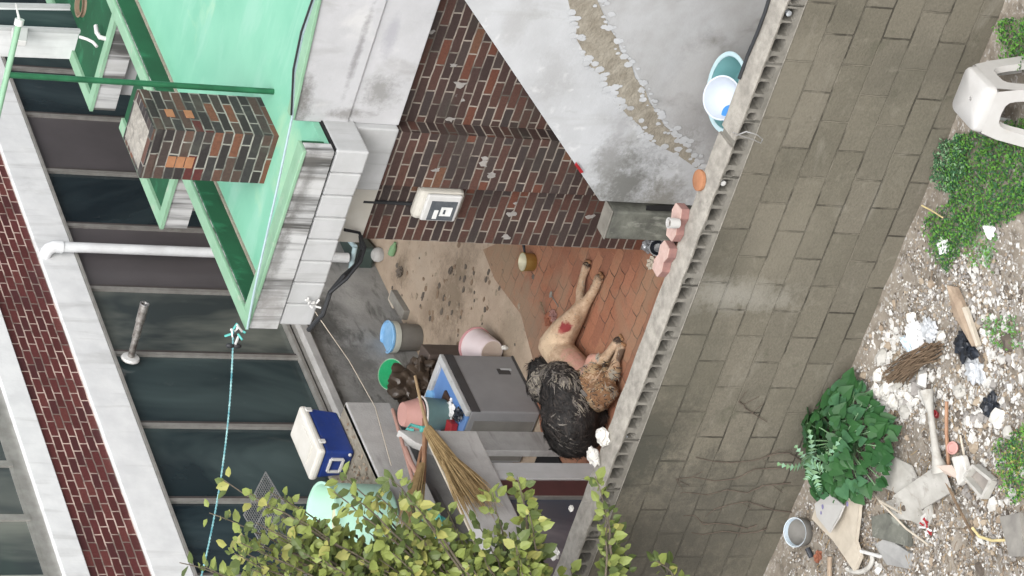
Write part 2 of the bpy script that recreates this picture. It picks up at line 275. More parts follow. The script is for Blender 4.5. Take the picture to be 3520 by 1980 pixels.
# ------------------------------------------------------------------ mesh builder
class MB:
    def __init__(s): s.v = []; s.f = []; s.m = []
    def add(s, vs, fs, mi=0):
        o = len(s.v); s.v += [Vector(v) for v in vs]
        for f in fs: s.f.append([i+o for i in f]); s.m.append(mi)
        return s
    def box(s, x0, x1, y0, y1, z0, z1, mi=0):
        vs = [(x, y, z) for z in (z0, z1) for y in (y0, y1) for x in (x0, x1)]
        return s.add(vs, [(0, 2, 3, 1), (4, 5, 7, 6), (0, 1, 5, 4), (2, 6, 7, 3), (0, 4, 6, 2), (1, 3, 7, 5)], mi)
    def obox(s, c, ax, ay, az, mi=0):          # centre and three half-axis vectors
        c = Vector(c); vs = [c+ax*i+ay*j+az*k for k in (-1, 1) for j in (-1, 1) for i in (-1, 1)]
        return s.add(vs, [(0, 2, 3, 1), (4, 5, 7, 6), (0, 1, 5, 4), (2, 6, 7, 3), (0, 4, 6, 2), (1, 3, 7, 5)], mi)
    def beam(s, a, b, w, h, up=(0, 0, 1), mi=0):
        a, b = Vector(a), Vector(b); d = (b-a); l = d.length; d.normalize(); up = Vector(up)
        sx = d.cross(up).normalized(); uz = sx.cross(d)
        return s.obox((a+b)/2, d*(l/2), sx*(w/2), uz*(h/2), mi)
    def prism(s, pts, off, mi=0, mside=None):   # polygon pts extruded by vector off
        n = len(pts); pts = [Vector(p) for p in pts]; off = Vector(off)
        vs = pts+[p+off for p in pts]; o = len(s.v); s.v += vs
        nrm = Vector((0, 0, 0))
        for i in range(n): nrm += pts[i].cross(pts[(i+1) % n])
        flip = nrm.dot(off) > 0
        a, b = list(range(o, o+n)), list(range(o+n, o+2*n))
        s.f += [a[::-1] if flip else a, b if flip else b[::-1]]; s.m += [mi, mi]
        for i in range(n):
            j = (i+1) % n; q = [o+i, o+j, o+n+j, o+n+i]; s.f.append(q if flip else q[::-1]); s.m.append(mi if mside is None else mside)
        return s
    def sheet(s, pts, mi=0): return s.add(pts, [list(range(len(pts)))], mi)
    def tube(s, pts, r, n=8, mi=0, caps=True):
        pts = [Vector(p) for p in pts]; k = len(pts); R = r if isinstance(r, (list, tuple)) else [r]*k
        o = len(s.v); prev = None
        for i, p in enumerate(pts):
            d = (pts[min(i+1, k-1)]-pts[max(i-1, 0)]).normalized()
            u = (prev - d*prev.dot(d)) if prev is not None else d.orthogonal()
            if u.length < 1e-6: u = d.orthogonal()
            u.normalize(); prev = u; w_ = d.cross(u)
            for j in range(n):
                a = 2*math.pi*j/n; s.v.append(p+(u*math.cos(a)+w_*math.sin(a))*R[i])
        for i in range(k-1):
            for j in range(n):
                a, b = o+i*n+j, o+i*n+(j+1) % n; s.f.append([a, b, b+n, a+n]); s.m.append(mi)
        if caps:
            s.f.append([o+j for j in range(n)][::-1]); s.m.append(mi); s.f.append([o+(k-1)*n+j for j in range(n)]); s.m.append(mi)
        return s
    def lathe(s, c, axis, prof, n=28, mi=0, sx=1.0, side=None, caps=True):   # prof: (radius, height)
        c = Vector(c); d = Vector(axis).normalized(); u = Vector(side) if side is not None else d.orthogonal(); u = (u-d*u.dot(d)).normalized(); w_ = d.cross(u); o = len(s.v)
        for r, h in prof:
            for j in range(n):
                a = 2*math.pi*j/n; s.v.append(c+d*h+(u*math.cos(a)*sx+w_*math.sin(a))*max(r, 1e-4))
        for i in range(len(prof)-1):
            for j in range(n):
                a, b = o+i*n+j, o+i*n+(j+1) % n; s.f.append([a, b, b+n, a+n]); s.m.append(mi)
        if not caps: return s
        s.f.append([o+j for j in range(n)][::-1]); s.m.append(mi)
        k = o+(len(prof)-1)*n; s.f.append([k+j for j in range(n)]); s.m.append(mi)
        return s
    def blob(s, c, r, sub=2, amp=.25, fr=2.0, mi=0, seed=0, flat=None):
        bm = bmesh.new(); bmesh.ops.create_icosphere(bm, subdivisions=sub, radius=1)
        o = len(s.v); rr = Vector(r) if isinstance(r, (tuple, list, Vector)) else Vector((r, r, r))
        for v in bm.verts:
            k = 1+amp*noise.noise(v.co*fr+Vector((seed*3.1, seed*1.7, seed*.9)))*1.6
            p = Vector((v.co.x*rr.x, v.co.y*rr.y, v.co.z*rr.z))*k
            if flat is not None: p.z = max(p.z, flat)
            s.v.append(Vector(c)+p)
        for f in bm.faces: s.f.append([v.index+o for v in f.verts]); s.m.append(mi)
        bm.free(); return s
    def build(s, name, mats, parent=None, smooth=False, bevel=0, loc=None, sharp=40):
        if isinstance(mats, str): mats = [mats]
        off = Vector((0, 0, 0))
        if parent is not None: off = ORIG[parent.name]
        if loc is not None: off = Vector(loc)
        me = bpy.data.meshes.new(name)
        me.from_pydata([v-off for v in s.v], [], s.f)
        for m in mats: me.materials.append(MATS[m])
        me.polygons.foreach_set('material_index', s.m)
        uvl = me.uv_layers.new(name='UVMap')
        for p in me.polygons:
            n = p.normal; ax = max(range(3), key=lambda i: abs(n[i]))
            for li in p.loop_indices:
                c = me.vertices[me.loops[li].vertex_index].co+off
                uvl.data[li].uv = (c.y, c.z) if ax == 0 else ((c.x, c.z) if ax == 1 else (c.x, c.y))
        if smooth:
            me.polygons.foreach_set('use_smooth', [True]*len(me.polygons))
            me.set_sharp_from_angle(angle=rad(sharp))
        o = bpy.data.objects.new(name, me); COL.objects.link(o)
        if parent is not None: o.parent = parent; ORIG[o.name] = off
        else:
            o.location = off; ORIG[o.name] = off
        if bevel:
            b = o.modifiers.new('bevel', 'BEVEL'); b.width = bevel; b.segments = 2; b.limit_method = 'ANGLE'; b.angle_limit = rad(35)
        return o
ORIG = {}
def thing(name, label, cat, loc, group=None):
    o = bpy.data.objects.new(name, None); COL.objects.link(o); o.location = loc; o.empty_display_size = .1
    ORIG[o.name] = Vector(loc); o['label'] = label; o['category'] = cat
    if group: o['group'] = group
    return o
def tag(o, label, cat, group=None):
    o['label'] = label; o['category'] = cat
    if group: o['group'] = group
    return o
def struct(o, kind='structure'): o['kind'] = kind; return o

# ================================================================== SETTING: ground and yard
TH = rad(3.1); WD = V(math.cos(TH), math.sin(TH), 0); WN = V(math.sin(TH), -math.cos(TH), 0)   # block wall direction, outward normal
W0 = V(1.58, -1.85, 0)                                                                       # point of the outer face
def wp(t, o, z): return W0+WD*t+WN*o+V(0, 0, z)
GZ = -.30
m = MB(); n_ = 90
xs = [-40, -18]+[-6+i*12/n_ for i in range(n_+1)]+[20, 40]
ys = [-60, -20]+[-7+i*5.3/70 for i in range(71)]
def gz(x, y):
    if x < -7 or x > 7 or y < -8: return GZ
    d = max(0, -1.9-y)
    return GZ+.10*noise.noise(V(x*1.1, y*1.1, 3))*min(1, d*2)+.035*noise.noise(V(x*4, y*4, 7))*min(1, d*3)+.02*noise.noise(V(x*13, y*13, 1))
for y in ys:
    for x in xs: m.v.append(V(x, y, gz(x, y)))
W_ = len(xs)
for j in range(len(ys)-1):
    for i in range(W_-1): m.f.append([j*W_+i, j*W_+i+1, (j+1)*W_+i+1, (j+1)*W_+i]); m.m.append(0)
struct(m.build('waste_ground', 'ground_dirt', smooth=True, sharp=180))
m = MB().sheet([V(-60, -1.6, -.36), V(60, -1.6, -.36), V(60, 120, -.36), V(-60, 120, -.36)])
struct(m.build('ground', 'ground_dirt'))
m = MB().box(-3.4, 6, -1.72, 7.5, -.35, 0)
struct(m.build('yard_floor', 'tan_floor'))
A_ = [pz(x, y, .004) for x, y in ((1660, 858), (1700, 960), (1790, 1080), (1830, 1230), (1850, 1420), (1880, 1620))]
pv = A_+[V(-1.7, -1.66, .004), V(.9, -1.66, .004), V(.9, .002, .004)]
pv[0] = V(pv[0].x, .6, .004) if pv[0].y < .6 else pv[0]
m = MB().sheet([V(p.x, p.y, .004) for p in pv])
o = struct(m.build('yard_paving', 'pavers'))
if o.data.polygons[0].normal.z < 0: o.data.flip_normals()

# ================================================================== BRICK HOUSE
house = thing('brick_house', 'dark brick house corner with a green painted flat roof and streaked white eaves', 'house', (0, 0, 0))
# splashes of mortar on the brick
def splat(cx, cz, r, y, mi=0, k=11):
    pts = []
    for i in range(k):
        a = 2*math.pi*i/k; rr = r*rnd(.35, 1.1); pts.append(V(cx+math.cos(a)*rr*.6, y, cz+math.sin(a)*rr))
    return pts
m = MB().box(0, 6, 0, 12, 0, 2.43)
for (x, y, r, pl) in ((1560, 225, .05, -.004), (1580, 290, .07, -.004), (1590, 345, .03, -.004), (1480, 110, .05, -.004), (1550, 410, .05, -.004),
                      (1500, 585, .05, -.129), (1660, 565, .05, -.129), (1690, 600, .06, -.129), (1665, 545, .04, -.129), (1760, 735, .06, -.004), (1740, 815, .05, -.004), (1770, 700, .03, -.004), (2030, 745, .05, -.004), (1380, 330, .06, -.004), (1400, 260, .05, -.004), (1420, 170, .05, -.004)):
    if pl > -.1: p = py(x, y, pl); m.prism(splat(p.x, p.z, r*.8, pl), (0, .003, 0), 1)
m.build('brick_wall', ['house_brick', 'chip_grey'], house)
m = MB().box(.53, .955, -.125, -.001, 0, 2.43)
for (x, y, r) in ((1500, 585, .04), (1660, 565, .05), (1690, 600, .05), (1665, 545, .03)):
    p = py(x, y, -.129); m.prism(splat(p.x, p.z, r, -.129), (0, .003, 0), 1)
m.build('brick_pier', ['house_brick', 'chip_grey'], house)

m = MB().box(-.02, .52, -.02, .3, 2.365, 2.74).box(-.02, .5, .3, 11.9, 2.365, 2.74)
m.build('wall_beam', 'cream_plastic', house)
m = MB().box(.50, .985, -.15, .02, 2.43, 2.76)
m.build('pier_cladding', 'fascia_clean', house, bevel=.01)
# right wing: flat white face
m = MB()
m.prism([V(.985, -.10, 2.42), V(6, -.10, 2.46), V(6, -.10, 2.80), V(.985, -.10, 2.78)], (0, .3, 0))
m.prism([V(.985, -.115, 2.78), V(3, -.115, 2.80), V(3, -.115, 3.31), V(.985, -.115, 3.145)], (0, .1, 0))
m.build('white_frieze', 'frieze_paint', house, bevel=.006)
# eave, two tiers, left section
e0, e1, e2 = -.425, -.45, -.40
m = MB().prism([V(e0, e1, 2.965), V(1.0, e1, 2.975), V(1.0, e1, 3.165), V(e0, e1, 3.165)], (0, .088, 0)).box(e0, e0+.088, e1+.088, 12, 2.966, 3.165).box(e0+.09, .2, e1+.09, 12, 2.966, 2.975)
m.build('eave_fascia', 'fascia_paint', house, bevel=.008)
m = MB()
for i in range(8):
    a = -.40+i*.1755
    m.prism([V(a, -.435, 2.735+rnd(-.006, .006)), V(a+.172, -.435, 2.735+rnd(-.006, .006)), V(a+.172, -.435, 2.955), V(a, -.435, 2.955)], (0, .42, 0))
m.box(-.40, .1, 0, 12, 2.735, 2.955)
m.build('lower_cornice', 'fascia_clean', house, bevel=.012)
m = MB().box(-.39, 1.0, -.42, 12, 2.955, 2.965)
m.build('cornice_joint', 'dark_gap', house)
# roof floor and upstands
m = MB().box(-.33, .985, -.34, 12, 2.976, 3.02).box(.9851, 6, -.01, 12, 2.976, 3.02)
m.build('roof_floor', 'mint_paint', house)
m = MB()
m.box(-.43, -.34, -.462, 12, 3.166, 3.192)
m.prism([V(-.34, -.462, 3.166), V(1.0, -.462, 3.166), V(1.0, -.345, 3.166), V(-.34, -.345, 3.166)], (0, 0, .026))
m.prism([V(1.0, -.13, 3.147), V(3, -.13, 3.312), V(3, -.035, 3.312), V(1.0, -.035, 3.147)], (0, 0, .026))
m.build('parapet_top', 'light_green', house, bevel=.006)
m = MB().box(-.335, -.318, -.345, 12, 3.02, 3.166); m.box(-.318, 1.0, -.36, -.345, 3.02, 3.166)
m.build('parapet_inner_face', 'dark_green', house)
m = MB().box(-.32, -.30, -.34, 12, 3.02, 3.034)
m.build('floor_skirting', 'tan_render', house)
# stepped side bays
bay = MB(); bt = MB(); bd = MB(); bw = MB()
for (xx, yy, y2) in ((-1.255, 1.678, 2.9), (-1.559, 3.53, 12)):
    bay.box(xx+.01, -.45, yy+.01, y2, 2.80, 2.975)
    bw.box(xx+.10, -.45, yy+.10, y2, 0, 2.80)
    bt.box(xx, xx+.09, yy, y2, 2.976, 3.002); bt.box(xx+.09, -.45, yy, yy+.09, 2.976, 3.002)
    bd.box(xx+.091, -.45, yy+.091, y2, 2.90, 2.98)
bay.build('bay_fascia', 'fascia_paint', house); bw.build('bay_wall', 'fascia_clean', house); bt.build('bay_kerb', 'light_green', house); bd.build('bay_roof', 'dark_green', house)
# chimney
cx0, cx1, cy0, cy1, cz = .205, .588, .275, .705, 3.875
m = MB().box(cx0, cx1, cy0, cy1, 3.02, cz-.0665)
ch = m.build('chimney', 'chimney_brick', house)
m = MB()
m.box(cx0-.002, cx1+.004, cy0-.004, cy0+.09, cz-.066, cz).box(cx1-.09, cx1+.004, cy0+.09, cy1+.002, cz-.066, cz).box(cx0-.002, cx0+.06, cy0+.09, cy1+.002, cz-.066, cz).box(cx0+.06, cx1-.09, cy1-.07, cy1+.002, cz-.066, cz)
m.build('chimney_top_course', 'chimney_brick', ch)
m = MB(); gn = 14
for j in range(gn+1):
    for i in range(gn+1):
        u, v = i/gn, j/gn; e = min(u, v, 1-u, 1-v)
        m.v.append(V(cx0+.03+(cx1-cx0-.085)*u, cy0+.05+(cy1-cy0-.075)*v, cz+.002+.018*min(1, e*6)+.016*noise.noise(V(u*7, v*7, 2))*min(1, e*6)))
for j in range(gn):
    for i in range(gn): a = j*(gn+1)+i; m.f.append([a, a+1, a+gn+2, a+gn+1]); m.m.append(0)
m.build('chimney_mortar_cap', 'cap_mortar', ch)
for k in range(3):
    m = MB().box(.30, .385, cy0-.004, cy0+.02, 3.545+k*.062, 3.60+k*.062); m.build('clay_brick', 'terracotta', ch)
for z in (3.56, 3.69):
    m = MB().box(cx1-.02, cx1+.004, .42, .50, z, z+.055); m.build('clay_brick', 'terracotta', ch)

# ------------------------------------------------------------------ things on and about the roof
pole = thing('laundry_post', 'dark green metal T post for drying laundry standing on the mint green roof', 'laundry post', tuple(pz(940, 315, 3.02)))
pb = ORIG[pole.name]
m = MB().tube([pb+V(0, 0, 0), pb+V(0, 0, 1.77)], .020, 10)
m.build('upright', 'pole_green', pole, smooth=True)
t0 = pb+V(0, 0, 1.785); dr = V(.95, .25, -.07).normalized()
m = MB().tube([t0-dr*.75, t0+dr*.34], .020, 10)
m.build('crossbar', 'light_green', pole, smooth=True)
m = MB().tube([t0+dr*.33, t0+dr*.37], .03, 10)
m.build('end_cap', 'plastic_white', pole, smooth=True)
m = MB().tube([t0+dr*.36, t0+dr*.47+V(0, 0, .05)], [.010, .005], 6)
m.build('line_end', 'plastic_white', pole)
# eave wire draped along the front of the parapet
P_ = [(1085, -20), (1040, 120), (1012, 250), (1005, 400), (950, 660), (905, 860), (872, 1010), (850, 1130)]
pts = [py(x, y, -.475) for x, y in P_]
m = MB().tube(pts, .008, 6)
tag(m.build('eave_wire', 'soft_blue_rim', smooth=True), 'thin grey wire draped along the front edge of the green roof', 'wire')
pts = [py(x, y, -.482) for x, y in ((1080, -20), (1035, 110), (1008, 240), (1001, 395))]
m = MB().tube(pts, .007, 6)
tag(m.build('eave_cable', 'black_cable', smooth=True), 'short black cable lying on the roof edge above the white frieze', 'cable')
# service cable at the eave corner
c1 = thing('service_cable', 'thick black cable looping from the eave corner to the house wall', 'cable', tuple(py(1140, 990, -.3)))
m = MB().tube([py(x, y, yy) for x, y, yy in ((1060, 1135, -.45), (1110, 1080, -.5), (1135, 1005, -.42), (1180, 950, -.36), (1225, 910, -.2), (1245, 860, -.1), (1240, 810, -.06))], .016, 8)
m.build('main_cable', 'black_cable', c1, smooth=True)
m = MB().tube([py(x, y, yy) for x, y, yy in ((1130, 1010, -.44), (1190, 960, -.40), (1240, 900, -.3), (1255, 850, -.2), (1235, 800, -.05), (1185, 790, -.1))], .011, 8)
m.build('thin_cable', 'black_cable', c1, smooth=True)
m = MB()
for i in range(9): a = py(1065+rnd(-14, 22), 1045+rnd(-16, 22), -.47+rnd(-.02, .02)); m.tube([a, a+V(rnd(-.03, .03), rnd(-.02, .02), rnd(-.03, .03))], .007, 6)
m.build('splice', 'plastic_white', c1)
# clothes line
a = V(-.44, -.46, 3.27)
b = CAM + ray(690, 1990)*(20.2/FOC)
ln = thing('clothes_line', 'twisted blue green rope stretched from the roof corner across the dark windows', 'rope', tuple(a))
def sag(a, b, k, s): return [a.lerp(b, i/k)-V(0, 0, s*4*(i/k)*(1-i/k)) for i in range(k+1)]
p2 = sag(a, b, 60, .05)
m = MB().tube(p2, .0045, 6); m.build('rope', 'rope_blue', ln)
m = MB()
for k in range(2):
    q = [p+V(0, math.cos(i*1.3+k*3.14)*.0045, math.sin(i*1.3+k*3.14)*.0045) for i, p in enumerate(sag(a, b, 180, .05))]
    m.tube(q, .0032, 5)
m.build('twist', 'rope_blue', ln)
m = MB()
for i in range(14): q = a+V(rnd(-.03, .03), rnd(-.05, .02), rnd(-.06, .02)); m.tube([q, q+V(rnd(-.05, .05), rnd(-.05, .02), rnd(-.05, .05))], .008, 5, mi=i % 3)
m.build('knot', ['teal_cloth', 'plastic_white', 'black_cable'], ln)
m = MB()
for s_ in (-.02, .03): m.blob(a.lerp(b, .06)+V(0, 0, s_-.02), (.018, .018, .03), 2, .1)
m.build('insulator', 'black_cable', ln, smooth=True)
# meter box
mb = thing('meter_box', 'cream electricity meter box with a dark glazed window on the brick wall', 'meter box', (.33, -.002, 1.77))
m = MB().box(.235, .475, -.09, -.003, 1.77, 2.10)
m.build('case', 'cream_plastic', mb, bevel=.035)
m = MB().prism([V(.20, -.10, 1.80), V(.43, -.10, 1.80), V(.43, -.10, 2.07), V(.20, -.10, 2.07)], (0, .015, 0))
m = MB().box(.25, .46, -.115, -.088, 1.80, 2.05)
dr_ = m.build('front_cover', 'plastic_white', mb, bevel=.012)
m = MB().box(.262, .415, -.119, -.113, 1.825, 2.01)
m.build('window', 'meter_dark', dr_)
m = MB().box(.30, .37, -.122, -.118, 1.85, 1.93).box(.275, .345, -.122, -.118, 1.945, 1.975)
m.build('dial_plate', 'paper_white', dr_)
m = MB().box(.318, .35, -.1245, -.1215, 1.895, 1.91)
m.build('dial', 'meter_dark', dr_)
m = MB().tube([V(.31, -.014, 2.09), V(.312, -.014, 2.44)], .012, 8)
tag(m.build('meter_cable', 'black_cable', smooth=True), 'black cable running up the brick wall from the meter box', 'cable')
# ================================================================== OUTSIDE STAIR
st = thing('outdoor_stair', 'white rendered concrete stair climbing the brick house front, its side cracked and stained', 'staircase', (1.6, -.6, 0))
YS = -.6
T0, T1 = py(2062, 692, YS), py(1597, 0, YS); sl_ = (T1.z-T0.z)/(T1.x-T0.x)
xe = T0.x+2.4
m = MB().prism([V(T0.x, YS, 0), V(xe, YS, 0), V(xe, YS, T0.z+sl_*2.4), V(T0.x, YS, T0.z)], (0, .055, 0))
m.build('side_wall', 'stair_paint', st, bevel=.006)
m = MB()
for i in range(12):
    m.box(T0.x+.05+i*.19, T0.x+.05+(i+1)*.19, YS+.056, -.003, 0, .19*(i+1)*sl_*.95)
m.build('steps', 'old_concrete', st)
cr = [(1428, -6), (1436, 30), (1452, 62), (1449, 95), (1470, 135), (1482, 165), (1512, 190), (1522, 215), (1551, 232), (1556, 262), (1578, 290), (1612, 318), (1628, 352), (1668, 372), (1704, 390), (1736, 412), (1764, 434)]
cl = [(1768, 420), (1742, 392), (1722, 360), (1700, 338), (1672, 318), (1655, 285), (1634, 258), (1622, 222), (1598, 196), (1588, 160), (1560, 128), (1552, 98), (1532, 70), (1520, 40), (1500, -6)]
poly = [py(x*Q, y*Q, YS-.006) for x, y in cr+cl]
m = MB().prism(poly, (0, .005, 0))
for i in range(150):
    L_ = cr if i % 2 else cl; k = random.randrange(len(L_)-1); f = random.random()
    x = (L_[k][0]*(1-f)+L_[k+1][0]*f)*Q+rnd(-14, 24); y = (L_[k][1]*(1-f)+L_[k+1][1]*f)*Q+rnd(-18, 18)
    yf = YS-.0066-i*3e-5; p = py(x, y, yf); n_ = random.choice((6, 7, 8)); r_ = rnd(.010, .042); a_ = rnd(0, 6.3); ci = [r_*rnd(.7, 1.0) for _ in range(n_)]
    m.prism([V(p.x+math.cos(a_+6.2832*q/n_)*ci[q]*.7, yf, p.z+math.sin(a_+6.2832*q/n_)*ci[q]) for q in range(n_)], (0, .0012, 0), 1)
m.build('exposed_render', ['tan_render', 'stair_paint'], st)
lowp = [py(x*Q, y*Q, YS-.003) for x, y in ((1500, -6), (1552, 98), (1588, 160), (1622, 222), (1655, 285), (1700, 338), (1742, 392), (1766, 426))]
lowp += [V(T0.x+.02, YS-.003, .01), V(xe, YS-.003, .01), V(xe, YS-.003, lowp[0].z)]
m = MB().prism(lowp, (0, .004, 0))
m.build('lower_render', 'stair_lower', st)
# newel post
pA = py(2092, 722, -.63); pB = py(2092, 822, -.63)
m = MB().prism([V(pB.x, -.63, 0), V(pA.x-.012, -.63, 0), V(pA.x-.012, -.63, 1.0), V(pB.x, -.63, .985)], (0, .13, 0))
m.build('newel_post', 'post_concrete', st, bevel=.012)
m = MB().prism([V(pB.x-.004, -.634, .986), V(pA.x-.01, -.634, 1.001), V(pA.x-.01, -.50, 1.001), V(pB.x-.004, -.50, .986)], (0, 0, .012))
m.build('post_cap', 'old_concrete', st, bevel=.008)
p0, p1 = py(2225, 712, YS-.004), py(2325, 716, YS-.004)
m = MB().prism([V(p0.x-.025, YS-.007, p0.z), V(p1.x-.02, YS-.007, p1.z), V(p1.x+.02, YS-.007, p1.z), V(p0.x+.012, YS-.007, p0.z+.01)], (0, .008, 0))
m.build('crack', 'dark_gap', st)
m = MB(); p = py(2000, 575, YS-.01); m.prism([V(p.x-.03, YS-.012, p.z-.02), V(p.x+.04, YS-.012, p.z+.055), V(p.x+.02, YS-.012, p.z+.06), V(p.x-.04, YS-.012, p.z+.0)], (0, -.01, 0))
tag(m.build('plastic_scrap', 'red_plastic'), 'small bright red plastic scrap caught on the stair edge by the bricks', 'scrap')

# ================================================================== BLOCK WALL
wall = thing('block_wall', 'long grey concrete block wall with a row of hollow blocks under a mortar cap', 'wall', tuple(wp(0, 0, GZ)))
T_A, T_B = -6.0, 5.0
ROW0, ROW1 = 1.045, 1.165
m = MB()
def wbox(m, t0, t1, o0, o1, z0, z1, mi=0):
    m.prism([wp(t0, o1, z0), wp(t1, o1, z0), wp(t1, o0, z0), wp(t0, o0, z0)], (0, 0, z1-z0), mi)
# body with its own UV run along the wall
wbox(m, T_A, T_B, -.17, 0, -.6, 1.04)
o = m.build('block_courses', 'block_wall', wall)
uvl = o.data.uv_layers[0]
for p in o.data.polygons:
    for li in p.loop_indices:
        c = o.data.vertices[o.data.loops[li].vertex_index].co+ORIG[wall.name]-W0
        uvl.data[li].uv = (c.dot(WD), c.z-1.04+.0)
m = MB(); wbox(m, T_A, T_B, -.17, .003, 1.04, 1.0445)
m.build('bed_joint', 'cap_mortar', wall)
# hollow row: front with real cavities
m = MB()
per = .4; t = T_A; D = -.16
while t < T_B:
    holes = [(-.024, .024, .022), (.056, .142, .0), (.160, .246, .0), (.264, .350, .0)]
    cur = -.022
    prev = t-.04
    for h0, h1, sm in holes:
        j = rnd(-.004, .004); a0, a1 = t+h0+j, t+h1+j
        z0, z1 = ROW0+.028+rnd(-.003, .003), ROW1-.006
        if sm: z0 += .010; z1 -= .012
        wbox(m, prev, a0, D, 0, ROW0, ROW1)            # web
        wbox(m, a0, a1, D, 0, ROW0, z0); wbox(m, a0, a1, D, 0, z1, ROW1)
        r = .013                                       # rounded lower corners
        for sgn, e in ((1, a0), (-1, a1)):
            m.prism([wp(e, 0, z0), wp(e+sgn*r, 0, z0), wp(e, 0, z0+r)], WN*(D), 0)
            m.prism([wp(e, 0, z1), wp(e+sgn*r, 0, z1), wp(e, 0, z1-r)], WN*(D), 0)
        wbox(m, a0, a1, D-.002, D+.04, z0, z1, 1)
        prev = a1
    wbox(m, prev, t+per-.022, D, 0, ROW0, ROW1); 
    prev = t+per-.022; t += per
m.build('hollow_block', ['old_concrete', 'dark_gap'], wall)
m = MB(); k_ = 110; gap0, gap1 = None, None
def capseg(t0, t1, k):
    ring = []
    for i in range(k+1):
        t = t0+(t1-t0)*i/k
        a = .012+.012*noise.noise(V(t*7, 0, 0)); b = -.165+.01*noise.noise(V(t*6, 5, 0)); h = 1.188+.007*noise.noise(V(t*5, 9, 0))
        ring.append([wp(t, a, 1.1655), wp(t, a+.004, 1.178), wp(t, a-.012, h), wp(t, b+.01, h+.003), wp(t, b, 1.175), wp(t, b, 1.1655)])
    o = len(m.v)
    for r in ring: m.v += r
    for i in range(k):
        for j in range(6): q = o+i*6+j; r_ = o+i*6+(j+1) % 6; m.f.append([q, q+6, r_+6, r_]); m.m.append(0)
    m.f.append([o+j for j in range(6)]); m.m.append(0); m.f.append([o+k*6+j for j in range(6)][::-1]); m.m.append(0)
def tcap(x, y): return (pz(x, y, 1.19)-W0).dot(WD)
tg = tcap(2500, 470)
capseg(T_A, tg-.03, 200); capseg(tg+.02, T_B, 130)
m.build('mortar_cap', 'cap_mortar', wall, smooth=True, sharp=50)

def oncap(x, y, z=1.192): return pz(x, y, z)
# things on the cap
p = oncap(2410, 620); m = MB().lathe(p, (0, 0, 1), [(.062, 0), (.066, .004), (.066, .022), (.060, .026)], 30)
tag(m.build('clay_disc', 'terracotta', smooth=True, loc=p), 'round orange terracotta disc lying on the block wall cap', 'disc')
def paver_stone(name, x, y, label, rz, z=1.192, tilt=0):
    p = oncap(x, y, z); r = thing(name, label, 'paving brick', tuple(p), 'zigzag pink paving bricks on the wall cap')
    L, Wd, H = .112, .05, .06; zz = []
    for s_ in (1, -1):
        for k in range(5):
            u = -L+2*L*k/4
            zz.append((u*s_, s_*(Wd+(.010 if k % 2 else -.010)*1)))
    R_ = Matrix.Rotation(rz, 3, 'Z') @ Matrix.Rotation(tilt, 3, 'X')
    pts = [p+R_@V(a, b, 0) for a, b in zz]
    m = MB().prism(pts, R_@V(0, 0, H-.006), 0); m.build('side_body', 'pink_brick_side', r)
    m = MB().prism([q+R_@V(0, 0, H-.006) for q in pts], R_@V(0, 0, .006), 0); m.build('top_face', 'pink_brick', r)
    return r
paver_stone('paving_brick', 2345, 765, 'pink zigzag paving brick on the wall cap that carries a white mug', TH+rad(6))
paver_stone('paving_brick', 2300, 890, 'pink zigzag paving brick with no mug on it, lying on the wall cap', TH-rad(4))
p = pz(2334, 768, 1.254)
mug = thing('mug', 'white ceramic mug standing on a pink paving brick on the wall', 'mug', tuple(p))
m = MB().lathe(p, (0, 0, 1), [(.026, 0), (.030, .004), (.034, .07), (.034, .074), (.029, .074), (.028, .02), (.001, .016)], 24)
m.build('cup', 'stool_white', mug, smooth=True)
m = MB().lathe(p+V(0, 0, .05), (0, 0, 1), [(.001, 0), (.028, .0), (.028, .002), (.001, .004)], 20); m.build('contents', 'chip_dark', mug)
for (x, y, rr, lb) in ((2083, 1500, (.05, .065, .035), 'large jagged white stone on the wall cap nearest the black dog'), (2052, 1570, (.045, .07, .035), 'long smooth white stone lying beside the jagged one on the wall cap'),
                       (1968, 1748, (.02, .022, .014), 'tiny white pebble on the wall cap above the dark window'), (1915, 1897, (.042, .06, .035), 'white stone at the far end of the wall cap by the leafy shrub')):
    p = oncap(x, y); m = MB().blob(p+V(0, 0, rr[2]*.7), rr, 3, .3, 2.6, seed=x)
    tag(m.build('white_stone', 'white_stone', smooth=True, sharp=30, loc=p), lb, 'stone', 'white stones on the wall cap')
pts = [oncap(x, y, 1.203) for x, y in ((2648, -20), (2630, 40), (2600, 120), (2570, 190), (2541, 270))]
m = MB().tube(pts, .011, 8)
tag(m.build('black_hose', 'black_cable', smooth=True), 'black rubber hose lying along the inner edge of the wall cap', 'hose')
pc = py(2520, 470, -1.9)
pts = [pc+V(.0, -.01+.0, .0)]
hp = [(2520, 455), (2550, 468), (2590, 480), (2615, 492), (2622, 478), (2600, 462), (2565, 452), (2530, 466)]
m = MB().tube([py(x, y, -1.90-.03*(i in (2, 3, 4, 5))) for i, (x, y) in enumerate(hp)], .004, 6)
tag(m.build('wire_loop', 'chrome', smooth=True), 'bent silver wire loop hanging out of the break in the wall cap', 'wire')
for (x, y, lb) in ((2490, 636, 'white bottle cap sitting in a hollow of the wall row below the clay disc'), (2153, 1510, 'clear glass bottle end poking out of a hollow by the white stones'), (2716, 52, 'grey crumpled foil stuffed into a hollow near the black hose')):
    p = px(x, y, 0); t_ = None
    d = ray(x, y); k = (W0-CAM).dot(WN)/d.dot(WN); p = CAM+d*k
    m = MB().lathe(p-WN*.045, WN, [(.012, 0), (.018, .006), (.018, .03), (.012, .034)], 14)
    tag(m.build('bottle_end', 'plastic_white' if x == 2490 else 'glass_bits', smooth=True, loc=p), lb, 'litter')
